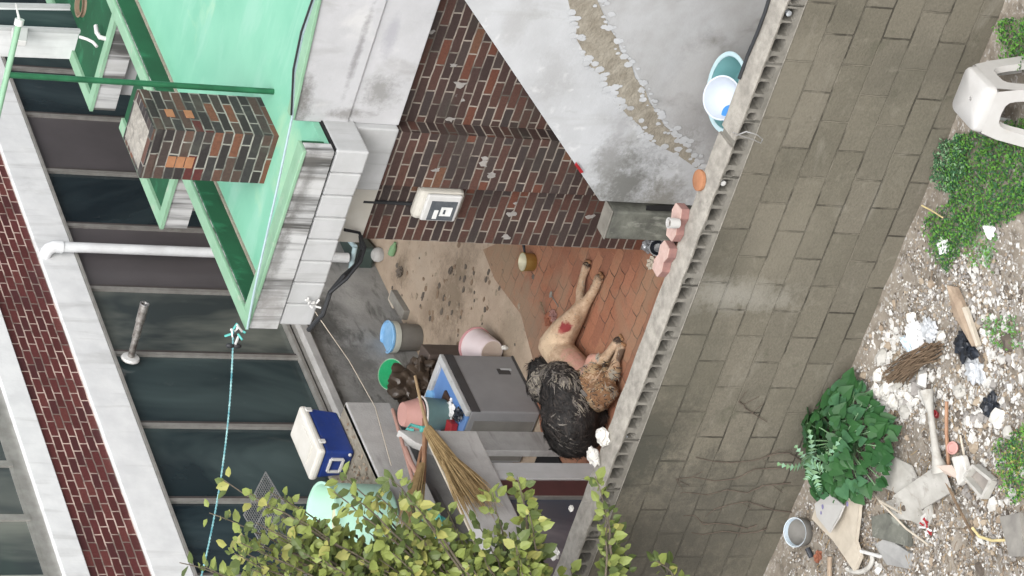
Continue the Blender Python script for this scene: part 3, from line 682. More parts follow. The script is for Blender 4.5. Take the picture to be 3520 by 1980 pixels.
# basin behind the wall
p = pz(2500, 318, .86)
bs = thing('wash_basin', 'round teal plastic basin with a pale blue rim behind the block wall', 'basin', tuple(p-V(0, 0, .14)))
m = MB().lathe(p, (0, 0, 1), [(.17, -.14), (.235, -.01), (.235, -.004), (.225, -.004), (.165, -.13), (.001, -.132)], 40); m.build('bowl', 'basin_teal', bs, smooth=True)
m = MB().lathe(p, (0, 0, 1), [(.226, -.006), (.252, -.006), (.256, .0), (.252, .006), (.23, .006), (.224, .0)], 40, caps=False); m.build('rim', 'basin_rim', bs, smooth=True)
q = p+V(-.03, -.02, .0)
bo = thing('rice_bowl', 'white and blue enamel bowl lying inside the teal basin', 'bowl', tuple(q))
m = MB().lathe(q, (.30, -.42, 1), [(.05, -.05), (.10, -.01), (.135, .055), (.14, .058), (.13, .058), (.095, .0), (.045, -.035), (.001, -.036)], 32); m.build('bowl_body', 'bowl_blue_white', bo, smooth=True)
m = MB().lathe(q+V(-.06, -.09, -.01), (.30, -.42, 1), [(.03, -.03), (.06, 0), (.06, .012), (.02, .02)], 20); m.build('blue_foot', 'wet_blue', bo, smooth=True)
m = MB().blob(p+V(-.17, -.13, -.01), (.05, .03, .02), 2, .2); tag(m.build('sponge', 'pink_cup', smooth=True), 'faded pink sponge on the near rim of the teal basin', 'sponge')
m = MB()
for k in range(4): m.prism([V(p.x-.19, p.y-.1, k*.18), V(p.x+.2, p.y-.1, k*.18), V(p.x+.2, p.y+.09, k*.18), V(p.x-.19, p.y+.09, k*.18)], (0, 0, .178))
tag(m.build('block_stack', 'old_concrete'), 'stack of grey concrete blocks holding up the teal basin', 'blocks')
# silver foil and black bowl at the foot of the newel
p = pz(2236, 845, .3); m = MB().blob(p, (.05, .05, .06), 3, .35, 3, seed=4); tag(m.build('foil_bundle', 'silver_foil'), 'crumpled silver foil bundle against the wall below the newel post', 'foil')
p = pz(2262, 852, .32); m = MB().lathe(p, (.5, -.6, .7), [(.03, -.03), (.055, 0), (.06, .02), (.052, .02), (.03, -.01), (.001, -.012)], 20); tag(m.build('black_bowl', 'black_bag', smooth=True), 'small black bowl tipped beside the silver foil bundle', 'bowl')

# ================================================================== NEIGHBOURING BUILDING
nb = thing('neighbour_building', 'neighbouring building with dark window bands, white sills and glossy dark red brick', 'building', (-3.3, 2.5, 0))
XF = -3.25
m = MB().box(XF-3, XF-.05, -6, 14, -.4, 6); m.build('core_wall', 'panel_brown', nb)
m = MB().box(XF-.04, XF, 1.0, 12, -.3, 1.0); m.build('base_wall', 'grey_render', nb)
m = MB().box(XF-.045, XF+.035, -5, 14, 2.645, 2.945); m.build('white_band', 'white_paint', nb, bevel=.008)
m = MB().box(XF-.045, XF+.045, -5, 14, 2.622, 2.642); m.build('drip_edge', 'frame_silver', nb)
m = MB().box(XF-.045, XF+.0, -5, 14, 2.947, 3.412); m.build('tile_brick_band', 'tile_brick', nb)
m = MB().box(XF-.045, XF+.03, -5, 14, 3.414, 3.60); m.build('upper_white_band', 'white_paint', nb, bevel=.006)
# upper windows
m = MB().box(XF-.04, XF-.012, -5, 14, 3.602, 3.70).box(XF-.04, XF-.012, -5, 14, 4.55, 4.7); m.build('upper_rail', 'frame_silver', nb)
my = [px(0, y, XF).y for y in (1412, 1590, 1775, 1985)]; my = [my[0]+1.2*k for k in (3, 2, 1)]+my+[my[-1]-.6]
for i in range(len(my)-1):
    a, b = my[i+1], my[i]
    m = MB().box(XF-.036, XF-.006, b-.03, b+.03, 3.701, 4.55).box(XF-.032, XF-.014, a+.03, b-.03, 3.701, 3.73)
    f = m.build('upper_window_frame', 'frame_silver', nb)
    m = MB().box(XF-.03, XF-.024, a+.03, b-.03, 3.73, 4.55); m.build('pane', 'grey_glass', f)
# the long window band, mullions at surveyed positions
mu = [9.4, 8.6, 7.45, 6.57, 5.884, 5.095, 4.354, 3.539, 2.73, 1.887, 1.039, .22, -.6]
kinds = ['dark_glass', 'blue_dark_glass', 'dark_glass', 'blue_dark_glass', 'panel_brown', 'blue_dark_glass', 'panel_brown', 'grey_glass', 'dark_glass', 'dark_glass', 'blue_dark_glass', 'dark_glass']
for i in range(len(mu)-1):
    a, b = mu[i+1], mu[i]
    m = MB().box(XF-.03, XF+.012, b-.035, b+.0, 1.08, 2.62).box(XF-.03, XF+.004, b+.001, b+.03, 1.08, 2.62, 1)
    f = m.build('window_frame', ['frame_silver', 'frame_bronze'], nb)
    m = MB().box(XF-.02, XF-.012-.004*(i % 2), a+.03, b-.035, 1.08, 2.62); m.build('pane', kinds[i], f)
m = MB().box(XF-.03, XF+.03, -1, 10, 1.0, 1.03).box(XF-.03, XF+.01, -1, 10, 1.032, 1.05).box(XF-.03, XF+.045, -1, 10, 1.052, 1.078); m.build('window_sill', 'frame_silver', nb)
m = MB().box(XF+.002, XF+.10, 1.42, 5.6, .93, .998); m.build('stone_sill', 'ledge_concrete', nb, bevel=.006)
# downpipe
dp = thing('downpipe', 'white plastic downpipe with an elbow in front of brown window panels', 'pipe', tuple(px(430, 895, XF+.1)))
a, b = px(205, 848, XF+.11), px(720, 895, XF+.11)
m = MB().tube([a, V(a.x, a.y, .3)], .042, 16); m.build('pipe', 'pipe_white', dp, smooth=True)
m = MB().tube([a+V(0, 0, -.02), a+V(0, 0, .05), a+V(-.02, -.01, .09), a+V(-.07, -.02, .11), a+V(-.14, -.03, .10)], .052, 16); m.build('elbow', 'pipe_white', dp, smooth=True)
# boiler flue
f0 = px(447, 1236, XF+.012)
fl = thing('boiler_flue', 'worn metal boiler flue pipe sticking out of a white collar on the dark window', 'flue pipe', tuple(f0))
fd = V(1, .12, -.02).normalized()
m = MB().lathe(f0, fd, [(.07, 0), (.075, .01), (.068, .025), (.04, .03)], 28); m.build('collar', 'plastic_white', fl, smooth=True)
m = MB().tube([f0, f0+fd*.20, f0+fd*.205, f0+fd*.34, f0+fd*.345, f0+fd*.50], [.026, .026, .031, .031, .035, .035], 16, caps=True); m.build('pipe', 'metal_worn', fl, smooth=True, sharp=30)
m = MB().lathe(f0+fd*.50, fd, [(.034, 0), (.037, .003), (.037, .012), (.028, .012), (.026, -.02)], 18); m.build('mouth', 'chrome', fl, smooth=True)
# ledge in front of the windows
led = thing('concrete_ledge', 'pale concrete ledge in front of the dark windows carrying the blue cooler', 'ledge', (-2.9, .4, 0))
m = MB().box(-3.24, -2.62, -2.5, 1.41, 1.235, 1.262); m.build('top', 'tan_render', led)
m = MB().box(-2.66, -2.60, -2.5, 1.412, .90, 1.262); m.build('face', 'ledge_concrete', led, bevel=.008)
m = MB().box(-3.24, -2.75, -2.5, 1.40, -.1, 1.23); m.build('base', 'grey_render', led)
# shed with canopy, pier, post, window
sh = thing('lean_to_shed', 'low lean-to with a pale slab canopy, white post and maroon window frame', 'shed', (-1.9, -.5, 0))
m = MB().prism([V(-1.72, .075, .93), V(-1.72, -2.2, .93), V(-1.83, -2.2, .93), V(-1.83, .075, .93)], (0, 0, .335)); m.build('canopy', 'ledge_concrete', sh, bevel=.01)
m = MB().box(-1.85, -1.832, -2.2, .076, .95, 1.272); m.build('canopy_edge', 'tan_board', sh)
m = MB().box(-2.16, -2.10, .30, .515, 0, 1.05).prism([V(-2.10, .515, 1.05), V(-2.10, .30, 1.05), V(-2.10, .38, 1.19), V(-2.10, .515, 1.28)], (-.06, 0, 0)); m.build('pier', 'ledge_concrete', sh, bevel=.006)
m = MB().box(-1.83, -1.75, -.40, -.228, 0, .93); m.build('post', 'fascia_clean', sh, bevel=.006)
m = MB().box(-1.82, -1.762, -.50, -.403, 0, .93).box(-1.80, -1.756, -.575, -.503, 0, .93).box(-1.79, -1.75, -.585, -.577, 0, .93, 1); wf = m.build('window_frame', ['maroon_frame', 'frame_silver'], sh)
m = MB().box(-1.81, -1.78, -2.2, -.586, .25, .93); m.build('pane', 'blue_glass', wf)
m = MB().box(-1.83, -1.75, -2.2, -.588, 0, .25); m.build('window_base', 'grey_render', sh)
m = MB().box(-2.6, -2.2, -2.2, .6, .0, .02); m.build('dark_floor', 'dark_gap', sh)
# cooler
def zc(x, y): return pz(x, y, 1.264)
ck = zc(1222, 1550)
cr_ = thing('ice_cooler', 'dark blue ice cooler with a moulded white lid on the concrete ledge', 'cooler', (ck.x, ck.y, 1.264))
# corners: near (x1,y0), depth along -x, length along +y
x1, y0 = ck.x+.01, ck.y-.02; x0, y1 = x1-.27, y0+.50; h = .245
def taper(m, x0, x1, y0, y1, z0, z1, k, mi=0):
    a = [V(x0+k, y0+k, z0), V(x1-k, y0+k, z0), V(x1-k, y1-k, z0), V(x0+k, y1-k, z0)]; b = [V(x0, y0, z1), V(x1, y0, z1), V(x1, y1, z1), V(x0, y1, z1)]
    m.add(a+b, [(3, 2, 1, 0), (4, 5, 6, 7), (0, 1, 5, 4), (1, 2, 6, 5), (2, 3, 7, 6), (3, 0, 4, 7)], mi); return m
m = taper(MB(), x0, x1, y0, y1, 1.264, 1.264+h, .02); m.build('body', 'blue_cooler', cr_, bevel=.02)
m = MB().box(x0-.012, x1+.012, y0-.012, y1+.012, 1.264+h+.001, 1.264+h+.065); lid = m.build('lid', 'lid_white', cr_, bevel=.022)
m = MB().box(x0+.04, x1-.04, y0+.10, y1-.14, 1.264+h+.064, 1.264+h+.072); m.build('lid_panel', 'lid_white', lid, bevel=.004)
for yy in (y0+.10, y1-.04):
    m = MB().box(x1+.005, x1+.022, yy-.02, yy+.02, 1.264+h-.02, 1.264+h+.03); m.build('latch', 'plastic_white', cr_, bevel=.005)
m = MB()
hx, hz = (x0+x1)/2+.0, 1.264+h*.55
for (a, b) in (((-.06, .05), (.06, .05)), ((-.06, -.05), (.06, -.05)), ((-.06, -.05), (-.06, .05)), ((.06, -.05), (.06, .05))):
    m.beam(V(hx+a[0], y0-.004, hz+a[1]), V(hx+b[0], y0-.004, hz+b[1]), .02, .02, up=(0, 1, 0))
m.build('handle', 'plastic_white', cr_, bevel=.004)
m = MB().lathe(V(x1-.03, y0+.002, 1.31), (0, -1, 0), [(.012, 0), (.012, .012), (.006, .014)], 12); m.build('drain_plug', 'plastic_white', cr_)
# barrel
p = pz(1105, 1795, 1.264+.50)
br_ = thing('mint_barrel', 'big pale mint plastic barrel on the ledge half hidden by leaves', 'barrel', (p.x, p.y, 1.264))
m = MB().lathe(V(p.x, p.y, 1.264), (0, 0, 1), [(.25, 0), (.275, .03), (.285, .42), (.282, .47), (.295, .49), (.295, .505), (.275, .505), (.262, .47), (.26, .03), (.001, .03)], 44); m.build('drum', 'mint_barrel', br_, smooth=True)
m = MB().lathe(V(p.x, p.y, 1.264), (0, 0, 1), [(.2585, .04), (.2595, .46)], 44)
m = MB().tube([V(p.x+.259*math.cos(a), p.y+.259*math.sin(a), 1.264+.38) for a in [i*math.pi*2/30 for i in range(31)]], .004, 5)
m = MB().lathe(V(p.x, p.y, 1.264), (0, 0, 1), [(.001, .30), (.257, .30), (.257, .31), (.001, .325)], 40); m.build('contents', 'barrel_inside', br_, smooth=True)
# wire rack
pts = [px(x, y, -2.95+.15*k) for x, y, k in ((913, 1623, 0), (838, 1770, 0), (905, 1880, 1), (980, 1735, 1))]
m = MB()
def quad(u, v): return (pts[0].lerp(pts[1], u)).lerp(pts[3].lerp(pts[2], u), v)
for i in range(21): m.tube([quad(i/20, 0), quad(i/20, 1)], .0028, 4)
for i in range(15): m.tube([quad(0, i/14), quad(1, i/14)], .0028, 4)
for a, b in (((0, 0), (1, 0)), ((1, 0), (1, 1)), ((1, 1), (0, 1)), ((0, 1), (0, 0)), ((.5, 0), (.5, 1)), ((0, .5), (1, .5))): m.tube([quad(*a), quad(*b)], .006, 6)
tag(m.build('wire_rack', 'chrome'), 'slanted wire mesh rack leaning against the dark windows behind leaves', 'rack')
# dead leaves on the ledge
m = MB()
for i in range(260):
    x, y = rnd(-3.2, -2.66), rnd(-.4, 1.3); z = 1.264; s_ = rnd(.008, .026); a = rnd(0, 6.3)
    u = V(math.cos(a), math.sin(a), rnd(-.3, .3))*s_; v_ = V(-math.sin(a), math.cos(a), rnd(-.3, .3))*s_*.5
    m.add([V(x, y, z+.006)-u, V(x, y, z+.004)-v_, V(x, y, z+.008)+u, V(x, y, z+.012)+v_], [(0, 1, 2, 3)], i % 3)
struct(m.build('leaf_litter', ['clay_brown', 'twig', 'chip_tan']), 'stuff')
# brooms
def bristles(m, a, b, r0, r1, n, mi=0):
    d = b-a; u = d.orthogonal().normalized(); w_ = d.cross(u).normalized()
    for i in range(n):
        t = rnd(0, 6.283); q = math.sqrt(random.random()); e = u*math.cos(t)+w_*math.sin(t)
        p0 = a+e*q*r0; p1 = a.lerp(b, .5)+e*q*(r0+r1)*.55; p2 = a.lerp(b, rnd(.8, 1.12))+e*q*r1+V(rnd(-.02, .02), rnd(-.02, .02), 0)
        m.tube([p0, p1, p2], [.004, .0035, .0012], 4, mi)
XB = -2.12
b1 = thing('straw_broom', 'straw broom with a long pale bamboo handle and splayed golden bristles', 'broom', tuple(px(1640, 1730, -1.66)))
tip, neck, end = px(1427, 1294, -1.9), px(1472, 1480, -1.74), px(1650, 1745, -1.66)
m = MB().tube([tip, tip.lerp(neck, .5)+V(0, 0, .004), neck], [.011, .013, .015], 8); m.build('handle', 'bamboo', b1, smooth=True)
m = MB(); bristles(m, neck.lerp(tip, .02), neck.lerp(end, .55), .035, .075, 150); bristles(m, neck.lerp(end, .4), end, .055, .15, 170); m.build('bristles', 'straw_bristle', b1)
b2 = thing('twig_broom', 'brown handled broom tied with a teal plastic strip beside the straw broom', 'broom', tuple(px(1455, 1650, XB)))
m = MB().tube([px(1459, 1440, XB+.03), px(1460, 1510, XB+.03), px(1455, 1660, XB)], .018, 8); m.build('handle', 'wood_handle', b2, smooth=True)
m = MB().tube([px(1470, 1480, XB+.0), px(1445, 1560, XB), px(1428, 1640, XB)], .012, 8); m.build('second_stick', 'wood_handle', b2, smooth=True)
m = MB(); bristles(m, px(1452, 1600, XB), px(1400, 1830, XB-.03), .03, .10, 90); m.build('bristles', 'straw_bristle', b2)
m = MB()
q = px(1459, 1475, XB+.045); m.tube([q+V(0, 0, .03), q-V(0, 0, .05)], .024, 10)
m.tube([q+V(0, .02, .03), q+V(.01, .035, .10), q+V(0, .0, .14), q+V(0, -.01, .09)], .012, 6); m.build('binding', 'teal_cloth', b2)
st1 = MB().tube([px(1350, 1408, -2.15), px(1385, 1530, -2.15), px(1422, 1660, -2.15)], .014, 8)
tag(st1.build('pink_stick', 'pink_stick', smooth=True), 'long faded pink stick leaning by the brooms, nearest the pink bucket', 'stick')
st1 = MB().tube([px(1392, 1540, -2.13), px(1412, 1590, -2.13), px(1440, 1640, -2.13)], .02, 8)
tag(st1.build('pink_stick', 'pink_stick', smooth=True), 'short thick pink stick between the long pink stick and brooms', 'stick')
m = MB().blob(px(1490, 1800, -2.2), (.05, .13, .10), 3, .4, 3, seed=8); tag(m.build('teal_bag', 'teal_cloth', smooth=True, sharp=25), 'crumpled bright teal plastic bag glimpsed through the shrub leaves', 'bag')
# thin wire across the grey base wall
m = MB().tube([px(x, y, xx) for x, y, xx in ((1075, 1060, -2.6), (1130, 1140, -2.7), (1200, 1240, -2.7), (1290, 1400, -2.55), (1345, 1600, -2.5))], .004, 5)
tag(m.build('thin_wire', 'tan_board', smooth=True), 'thin pale wire sagging across the grey stained wall below the windows', 'wire')

# rooftop odds and ends at the back corner
wu = thing('window_unit', 'white framed dark window box on the back roof above the green kerb', 'window', tuple(px(150, 60, -1.3)))
c_ = [px(x, y, -1.3) for x, y in ((-40, 22), (305, 28), (288, 112), (-40, 98))]
m = MB().prism(c_, (-.25, 0, 0)); m.build('case', 'white_paint', wu)
c2 = [px(x, y, -1.3) for x, y in ((-40, 34), (282, 38), (268, 98), (-40, 86))]
m = MB().prism([c+V(.004, 0, 0) for c in c2], (-.01, 0, 0)); m.build('pane', 'dark_glass', wu)
for a, b in ((0, 1), (1, 2), (2, 3)):
    m = MB().beam(c_[a]+V(.012, 0, 0), c_[b]+V(.012, 0, 0), .03, .03, up=(1, 0, 0)); m.build('frame', 'fascia_clean', wu)
c3 = [px(x, y, -1.25) for x, y in ((42, 92), (98, 95), (93, 142), (42, 136))]
m = MB().prism(c3, (-.05, 0, 0)); tag(m.build('white_box', 'plastic_white', bevel=.006), 'small white box fixed under the window frame behind the laundry post', 'box')
hp = [(330, 90), (333, 112), (343, 128), (365, 134), (395, 128), (402, 128)]
m = MB().tube([px(x, y, -.95) for x, y in hp], .018, 10); tag(m.build('white_hose', 'plastic_white', smooth=True), 'short curved white hose above the green roof kerb', 'hose')
m = MB().tube([px(x, y, -1.0) for x, y in ((272, 126), (300, 135), (320, 145), (333, 160))], .012, 8); tag(m.build('corrugated_tube', 'plastic_white', smooth=True), 'thin white corrugated tube beside the dark window box', 'tube')
p = px(330, 20, -1.1); m = MB().lathe(p-V(0, 0, .14), (0, 0, 1), [(.09, 0), (.13, .1), (.12, .2), (.09, .26), (.10, .28), (.085, .28), (.08, .2), (.001, .18)], 24)
tag(m.build('clay_pot', 'clay_brown', smooth=True), 'brown clay pot on the back roof beside the window box', 'pot')

# ================================================================== YARD THINGS
def bucket(name, label, x, y, r0, r1, h, mbody, grp=None, z=0, axis=(0, 0, 1), c=None):
    p = Vector(c) if c is not None else pz(x, y, z)
    t = thing(name, label, 'bucket', tuple(p), grp)
    m = MB().lathe(p, axis, [(r0*.94, 0), (r0, .01), (r1, h), (r1-.006, h), (r0-.006, .02), (.001, .02)], 36); m.build('body', mbody, t, smooth=True)
    return t, p
t, p = bucket('bucket', 'grey bucket with a sky blue lid, upright on the tan yard floor', 1438, 1161, .108, .122, .27, 'bucket_grey')
m = MB().lathe(p+V(0, 0, .20), (0, 0, 1), [(.121, 0), (.130, .004), (.132, .05), (.124, .054)], 36, caps=False); m.build('collar', 'pale_rim', t, smooth=True)
m = MB().lathe(p+V(0, 0, .272), (0, 0, 1), [(.122, -.016), (.134, -.012), (.136, .006), (.128, .012), (.120, .010), (.114, -.004), (.001, -.004)], 40); m.build('lid', 'sky_blue_plastic', t, smooth=True)
b0 = V(-2.33, 1.70, .11); rm = V(-2.42, 1.90, .20)
ax = (rm-b0).normalized()
ax = (V(-.45, .35, .62)).normalized()
q0 = pz(1690, 1213, .12)
t, p = bucket('bucket', 'white bucket with a pink rim lying tipped behind the grey appliance', 0, 0, .105, .138, .24, 'pink_white', axis=pz(1606, 1174, .17)-q0, c=q0)
dA = (pz(1606, 1174, .17)-q0).normalized()
m = MB().lathe(q0+dA*.222, dA, [(.136, 0), (.146, .004), (.146, .02), (.136, .022)], 36, caps=False); m.build('rim', 'pink_rim', t, smooth=True)
m = MB().lathe(q0-dA*.003, dA, [(.001, 0), (.092, 0), (.092, .004), (.001, .004)], 30); m.build('base_disc', 'bucket_base', t)
p = px(1352, 1288, -2.86)
gb = thing('green_basin', 'bright green plastic bowl tilted beside the brown sack', 'bowl', tuple(p))
m = MB().lathe(p, (.42, -.34, 1), [(.06, -.08), (.105, 0), (.118, .03), (.122, .032), (.114, .032), (.095, -.005), (.05, -.062), (.001, -.064)], 34); m.build('bowl', 'green_plastic', gb, smooth=True)
m = MB().lathe(p, (.42, -.34, 1), [(.118, .026), (.124, .026), (.126, .034), (.118, .036)], 34, caps=False); m.build('rim', 'light_green', gb, smooth=True)
t, p = bucket('bucket', 'dark grey bucket with a white rim wedged behind the green bowl', 1415, 1272, .06, .075, .13, 'bucket_grey', z=0)
m = MB().lathe(p+V(0, 0, .125), (0, 0, 1), [(.075, 0), (.081, .004), (.081, .012), (.07, .014)], 28, caps=False); m.build('rim', 'plastic_white', t, smooth=True)
# brown sack
p = px(1398, 1325, -2.78)
m = MB().blob(p, (.14, .14, .15), 4, .34, 2.2, seed=3).blob(p+V(.06, .04, -.12), (.15, .14, .12), 4, .35, 2.6, seed=9).blob(V(p.x, p.y, p.z*.42), (.13, .13, p.z*.42), 3, .2, 2, seed=5)
tag(m.build('brown_sack', 'brown_sack', smooth=True, sharp=30), 'crumpled shiny dark brown sack heaped beside the green bowl', 'sack')
q = px(1445, 1272, -2.75); q.z = 0; m = MB().obox(q+V(.02, .02, .20), V(.15, .03, 0), V(-.02, .09, 0), V(0, 0, .20)); tag(m.build('crate', 'brown_box', bevel=.008), 'dull brown box behind the crumpled sack', 'box')
# stacked pink and teal buckets
q = px(1528, 1424, -2.42); z_t = q.z
m = MB().box(q.x-.14, q.x+.13, q.y-.13, q.y+.13, 0, z_t-.001); tag(m.build('tub_crate', 'dark_brown_pot', bevel=.008), 'dark brown crate under the teal tub beside the grey cabinet', 'crate')
t, p = bucket('bucket', 'dark teal tub with a pale rim beside the grey appliance', 0, 0, .115, .13, .19, 'teal_plastic', c=q)
m = MB().lathe(p+V(0, 0, .186), (0, 0, 1), [(.13, 0), (.137, .004), (.137, .014), (.126, .016)], 36, caps=False); m.build('rim', 'plastic_white', t, smooth=True)
t2, p2_ = bucket('bucket', 'faded pink bucket turned over on top of the teal tub', 0, 0, .125, .09, .14, 'pink_plastic', c=p+V(-.005, 0, .202))
m = MB().lathe(p+V(-.005, 0, .202+.138), (0, 0, 1), [(.001, 0), (.088, 0), (.088, .006), (.001, .008)], 30); m.build('base', 'pink_plastic', t2)
# appliance
A0 = pz(1864, 1419, 0)
ap = thing('cabinet_freezer', 'dark grey metal cabinet with a pale framed blue panel on top', 'appliance', tuple(A0))
ax0, ax1, ay0, ay1, ah = A0.x-.50, A0.x, A0.y, A0.y+.66, .585
m = MB().box(ax0, ax1, ay0, ay1, .015, ah); m.build('cabinet', 'grey_metal', ap, bevel=.012)
m = MB().box(ax1-.004, ax1+.004, ay0+.002, ay1-.002, ah-.075, ah-.006); m.build('top_trim', 'dark_metal', ap)
m = MB().box(ax1-.003, ax1+.003, ay0, ay1, .0, .02); m.build('base_trim', 'dark_metal', ap)
m = MB().box(ax1-.004, ax1+.005, ay1-.22, ay1-.16, .10, .20); m.build('vent', 'dark_metal', ap)
m = MB().box(ax1-.004, ax1+.006, ay1-.175, ay1-.155, .08, .17); m.build('label_plate', 'grey_bag', ap)
fr = MB().box(ax1-.05, ax1+.006, ay0, ay1, ah+.001, ah+.035).box(ax0, ax1-.051, ay1-.06, ay1, ah+.001, ah+.035).box(ax0, ax0+.05, ay0, ay1-.061, ah+.001, ah+.035); fr.build('top_frame', 'fascia_clean', ap, bevel=.006)
m = MB().box(ax0+.05, ax1-.051, ay0, ay1-.061, ah+.001, ah+.012); m.build('top_panel', 'blue_panel', ap)
m = MB().box(ax0+.03, ax1-.09, ay0-.007, ay0+.002, .04, ah-.05); m.build('side_panel', 'bucket_grey', ap)
cp = V((ax0+ax1)/2+.02, ay0+.26, ah+.03)
m = MB().blob(cp, (.10, .09, .022), 3, .5, 4, seed=5); tag(m.build('crumpled_paper', 'white_scrap'), 'crumpled white paper on the blue top of the grey cabinet', 'paper')
m = MB().obox(cp+V(-.03, -.16, .02), V(.06, .02, 0), V(-.015, .045, 0), V(0, 0, .03)); tag(m.build('red_box', 'red_plastic', bevel=.008), 'bright red plastic box on the cabinet top by crumpled paper', 'box')
m = MB().blob(cp+V(.13, -.18, .02), (.05, .04, .03), 3, .5, 3, seed=2, mi=0).blob(cp+V(.10, -.13, .02), (.03, .03, .025), 2, .3, mi=1); tag(m.build('bag_knot', ['black_bag', 'white_scrap']), 'black and white knotted plastic bag on the cabinet edge', 'bag')
m = MB().lathe(px(1482, 1362, -2.5), (.1, -.1, 1), [(.03, -.03), (.055, 0), (.05, .02), (.001, .03)], 20); tag(m.build('blue_dish', 'sky_blue_plastic', smooth=True), 'light blue plastic dish behind the pink and teal tubs', 'dish')
m = MB().lathe(pz(1572, 1435, .12), (0, 0, 1), [(.05, -.12), (.085, -.03), (.08, .05), (.06, .09), (.05, .09)], 24); tag(m.build('brown_jar', 'dark_brown_pot', smooth=True), 'dark brown jar squeezed between the teal tub and grey cabinet', 'jar')
# saucepan
p = pz(1836, 902, 0); sp = thing('saucepan', 'small brass saucepan with a black handle on the red pavers', 'saucepan', tuple(p))
m = MB().lathe(p+V(0, 0, .006), (0, 0, 1), [(.062, 0), (.068, .008), (.070, .088), (.074, .092), (.068, .092), (.064, .05)], 32); m.build('pan', 'brass', sp, smooth=True)
m = MB().lathe(p+V(0, 0, .008), (0, 0, 1), [(.001, .05), (.064, .05), (.067, .09), (.0675, .091), (.066, .09), (.001, .056)], 32); m.build('inside', 'brass_inside', sp, smooth=True)
hd = V(.55, .60, .10).normalized(); h0 = p+V(hd.x*.07, hd.y*.07, .075)
m = MB().tube([h0, h0+hd*.05, h0+hd*.13], [.008, .012, .014], 8); m.build('handle', 'black_bag', sp, smooth=True)
# blue rimmed tub at the house corner
p = pz(1185, 900, .22)
tb = thing('laundry_tub', 'blue rimmed dark green tub half hidden under the roof eave', 'tub', tuple(p-V(0, 0, .2)))
m = MB().obox(p-V(0, 0, .09), V(.20, .05, 0), V(-.04, .17, 0), V(0, 0, .10)); m.build('body', 'dark_green_tub', tb, bevel=.03)
c4 = [p+V(.21, .055, .02)+V(-.045, .18, 0), p+V(.21, .055, .02)-V(-.045, .18, 0), p-V(.21, .055, -.02)-V(-.045, .18, 0), p-V(.21, .055, -.02)+V(-.045, .18, 0)]
m = MB()
for i in range(4): m.tube([c4[i], c4[(i+1) % 4]], .022, 10)
m.build('rim', 'soft_blue_rim', tb, smooth=True)
p = pz(1300, 876, .03); m = MB().lathe(p, (.5, -.5, .55), [(.058, 0), (.062, .01), (.05, .035), (.02, .05), (.001, .052)], 26); tag(m.build('upturned_bowl', 'ledge_concrete', smooth=True), 'pale grey bowl upturned on the floor by the house corner', 'bowl')
p = pz(1350, 858, .03); m = MB().tube([p+V(-.05, .0, .0), p+V(.02, 0, .0), p+V(.05, 0, .0), p+V(.075, 0, .0)], [.03, .03, .014, .012], 14); tag(m.build('green_bottle', 'weed_grey_green', smooth=True), 'pale green plastic bottle lying at the foot of the brick corner', 'bottle')
q = pz(1375, 1048, .02); dd = (pz(1405, 1108, .02)-pz(1345, 1010, .02)).normalized(); ss = V(-dd.y, dd.x, 0)
m = MB().obox(q, dd*.16, ss*.045, V(0, 0, .035)); tag(m.build('grey_board', 'grey_board', bevel=.005), 'short grey wooden board lying behind the blue lidded bucket', 'board')
q2 = q+ss*.0-dd*.10+V(-.06, .04, .0); m = MB().obox(q2, dd*.06, ss*.07, V(0, 0, .015)); tag(m.build('plywood_piece', 'tan_board'), 'small tan plywood piece next to the short grey board', 'plywood')
# rubble heap by the corner
for i, (x, y, r) in enumerate(((1265, 905, .05), (1250, 935, .06), (1280, 945, .045), (1262, 975, .05), (1240, 962, .04))):
    p = pz(x, y, .02); m = MB().blob(p, (r, r*.9, r*.6), 2, .4, 3, seed=i)
    tag(m.build('rubble_stone', ['old_concrete', 'chip_grey', 'chip_tan'][i % 3]), ['broken stone topmost in the rubble by the house corner', 'largest dark stone in the rubble heap by the corner', 'pale flat stone in the rubble nearest the bottle', 'tan stone in the rubble nearest the grey board', 'small stone in the rubble beside the grey base wall'][i], 'stone', 'rubble stones by the house corner')
# dirt, droppings and leaves on the floor
m = MB()
for i in range(95):
    if i < 60: x, y = random.gauss(1560, 90), random.gauss(1010, 70)
    else: x, y = rnd(1320, 1850), rnd(870, 1230)
    p = pz(x, y, .004); r = rnd(.006, .022); m.blob(p, (r*rnd(.8, 1.7), r, r*.22), 2, .5, 3, mi=i % 3, seed=i)
struct(m.build('floor_litter', ['chip_dark', 'clay_brown', 'chip_tan']), 'stuff')
for i, (x, y, r, mt, lb) in enumerate(((1375, 935, .05, 'chip_dark', 'dark crumpled rag on the tan floor near the green bottle'), (1549, 930, .03, 'chip_dark', 'dark clod on the tan floor midway to the saucepan'), (2240, 905, .05, 'tan_board', 'crumpled beige paper on the pavers by the wall'))):
    p = pz(x, y, .01); m = MB().blob(p, (r, r*.7, r*.5), 3, .5, 3, seed=i+20); tag(m.build(('rag', 'clod', 'paper_ball')[i], mt), lb, ('rag', 'clod', 'paper')[i])
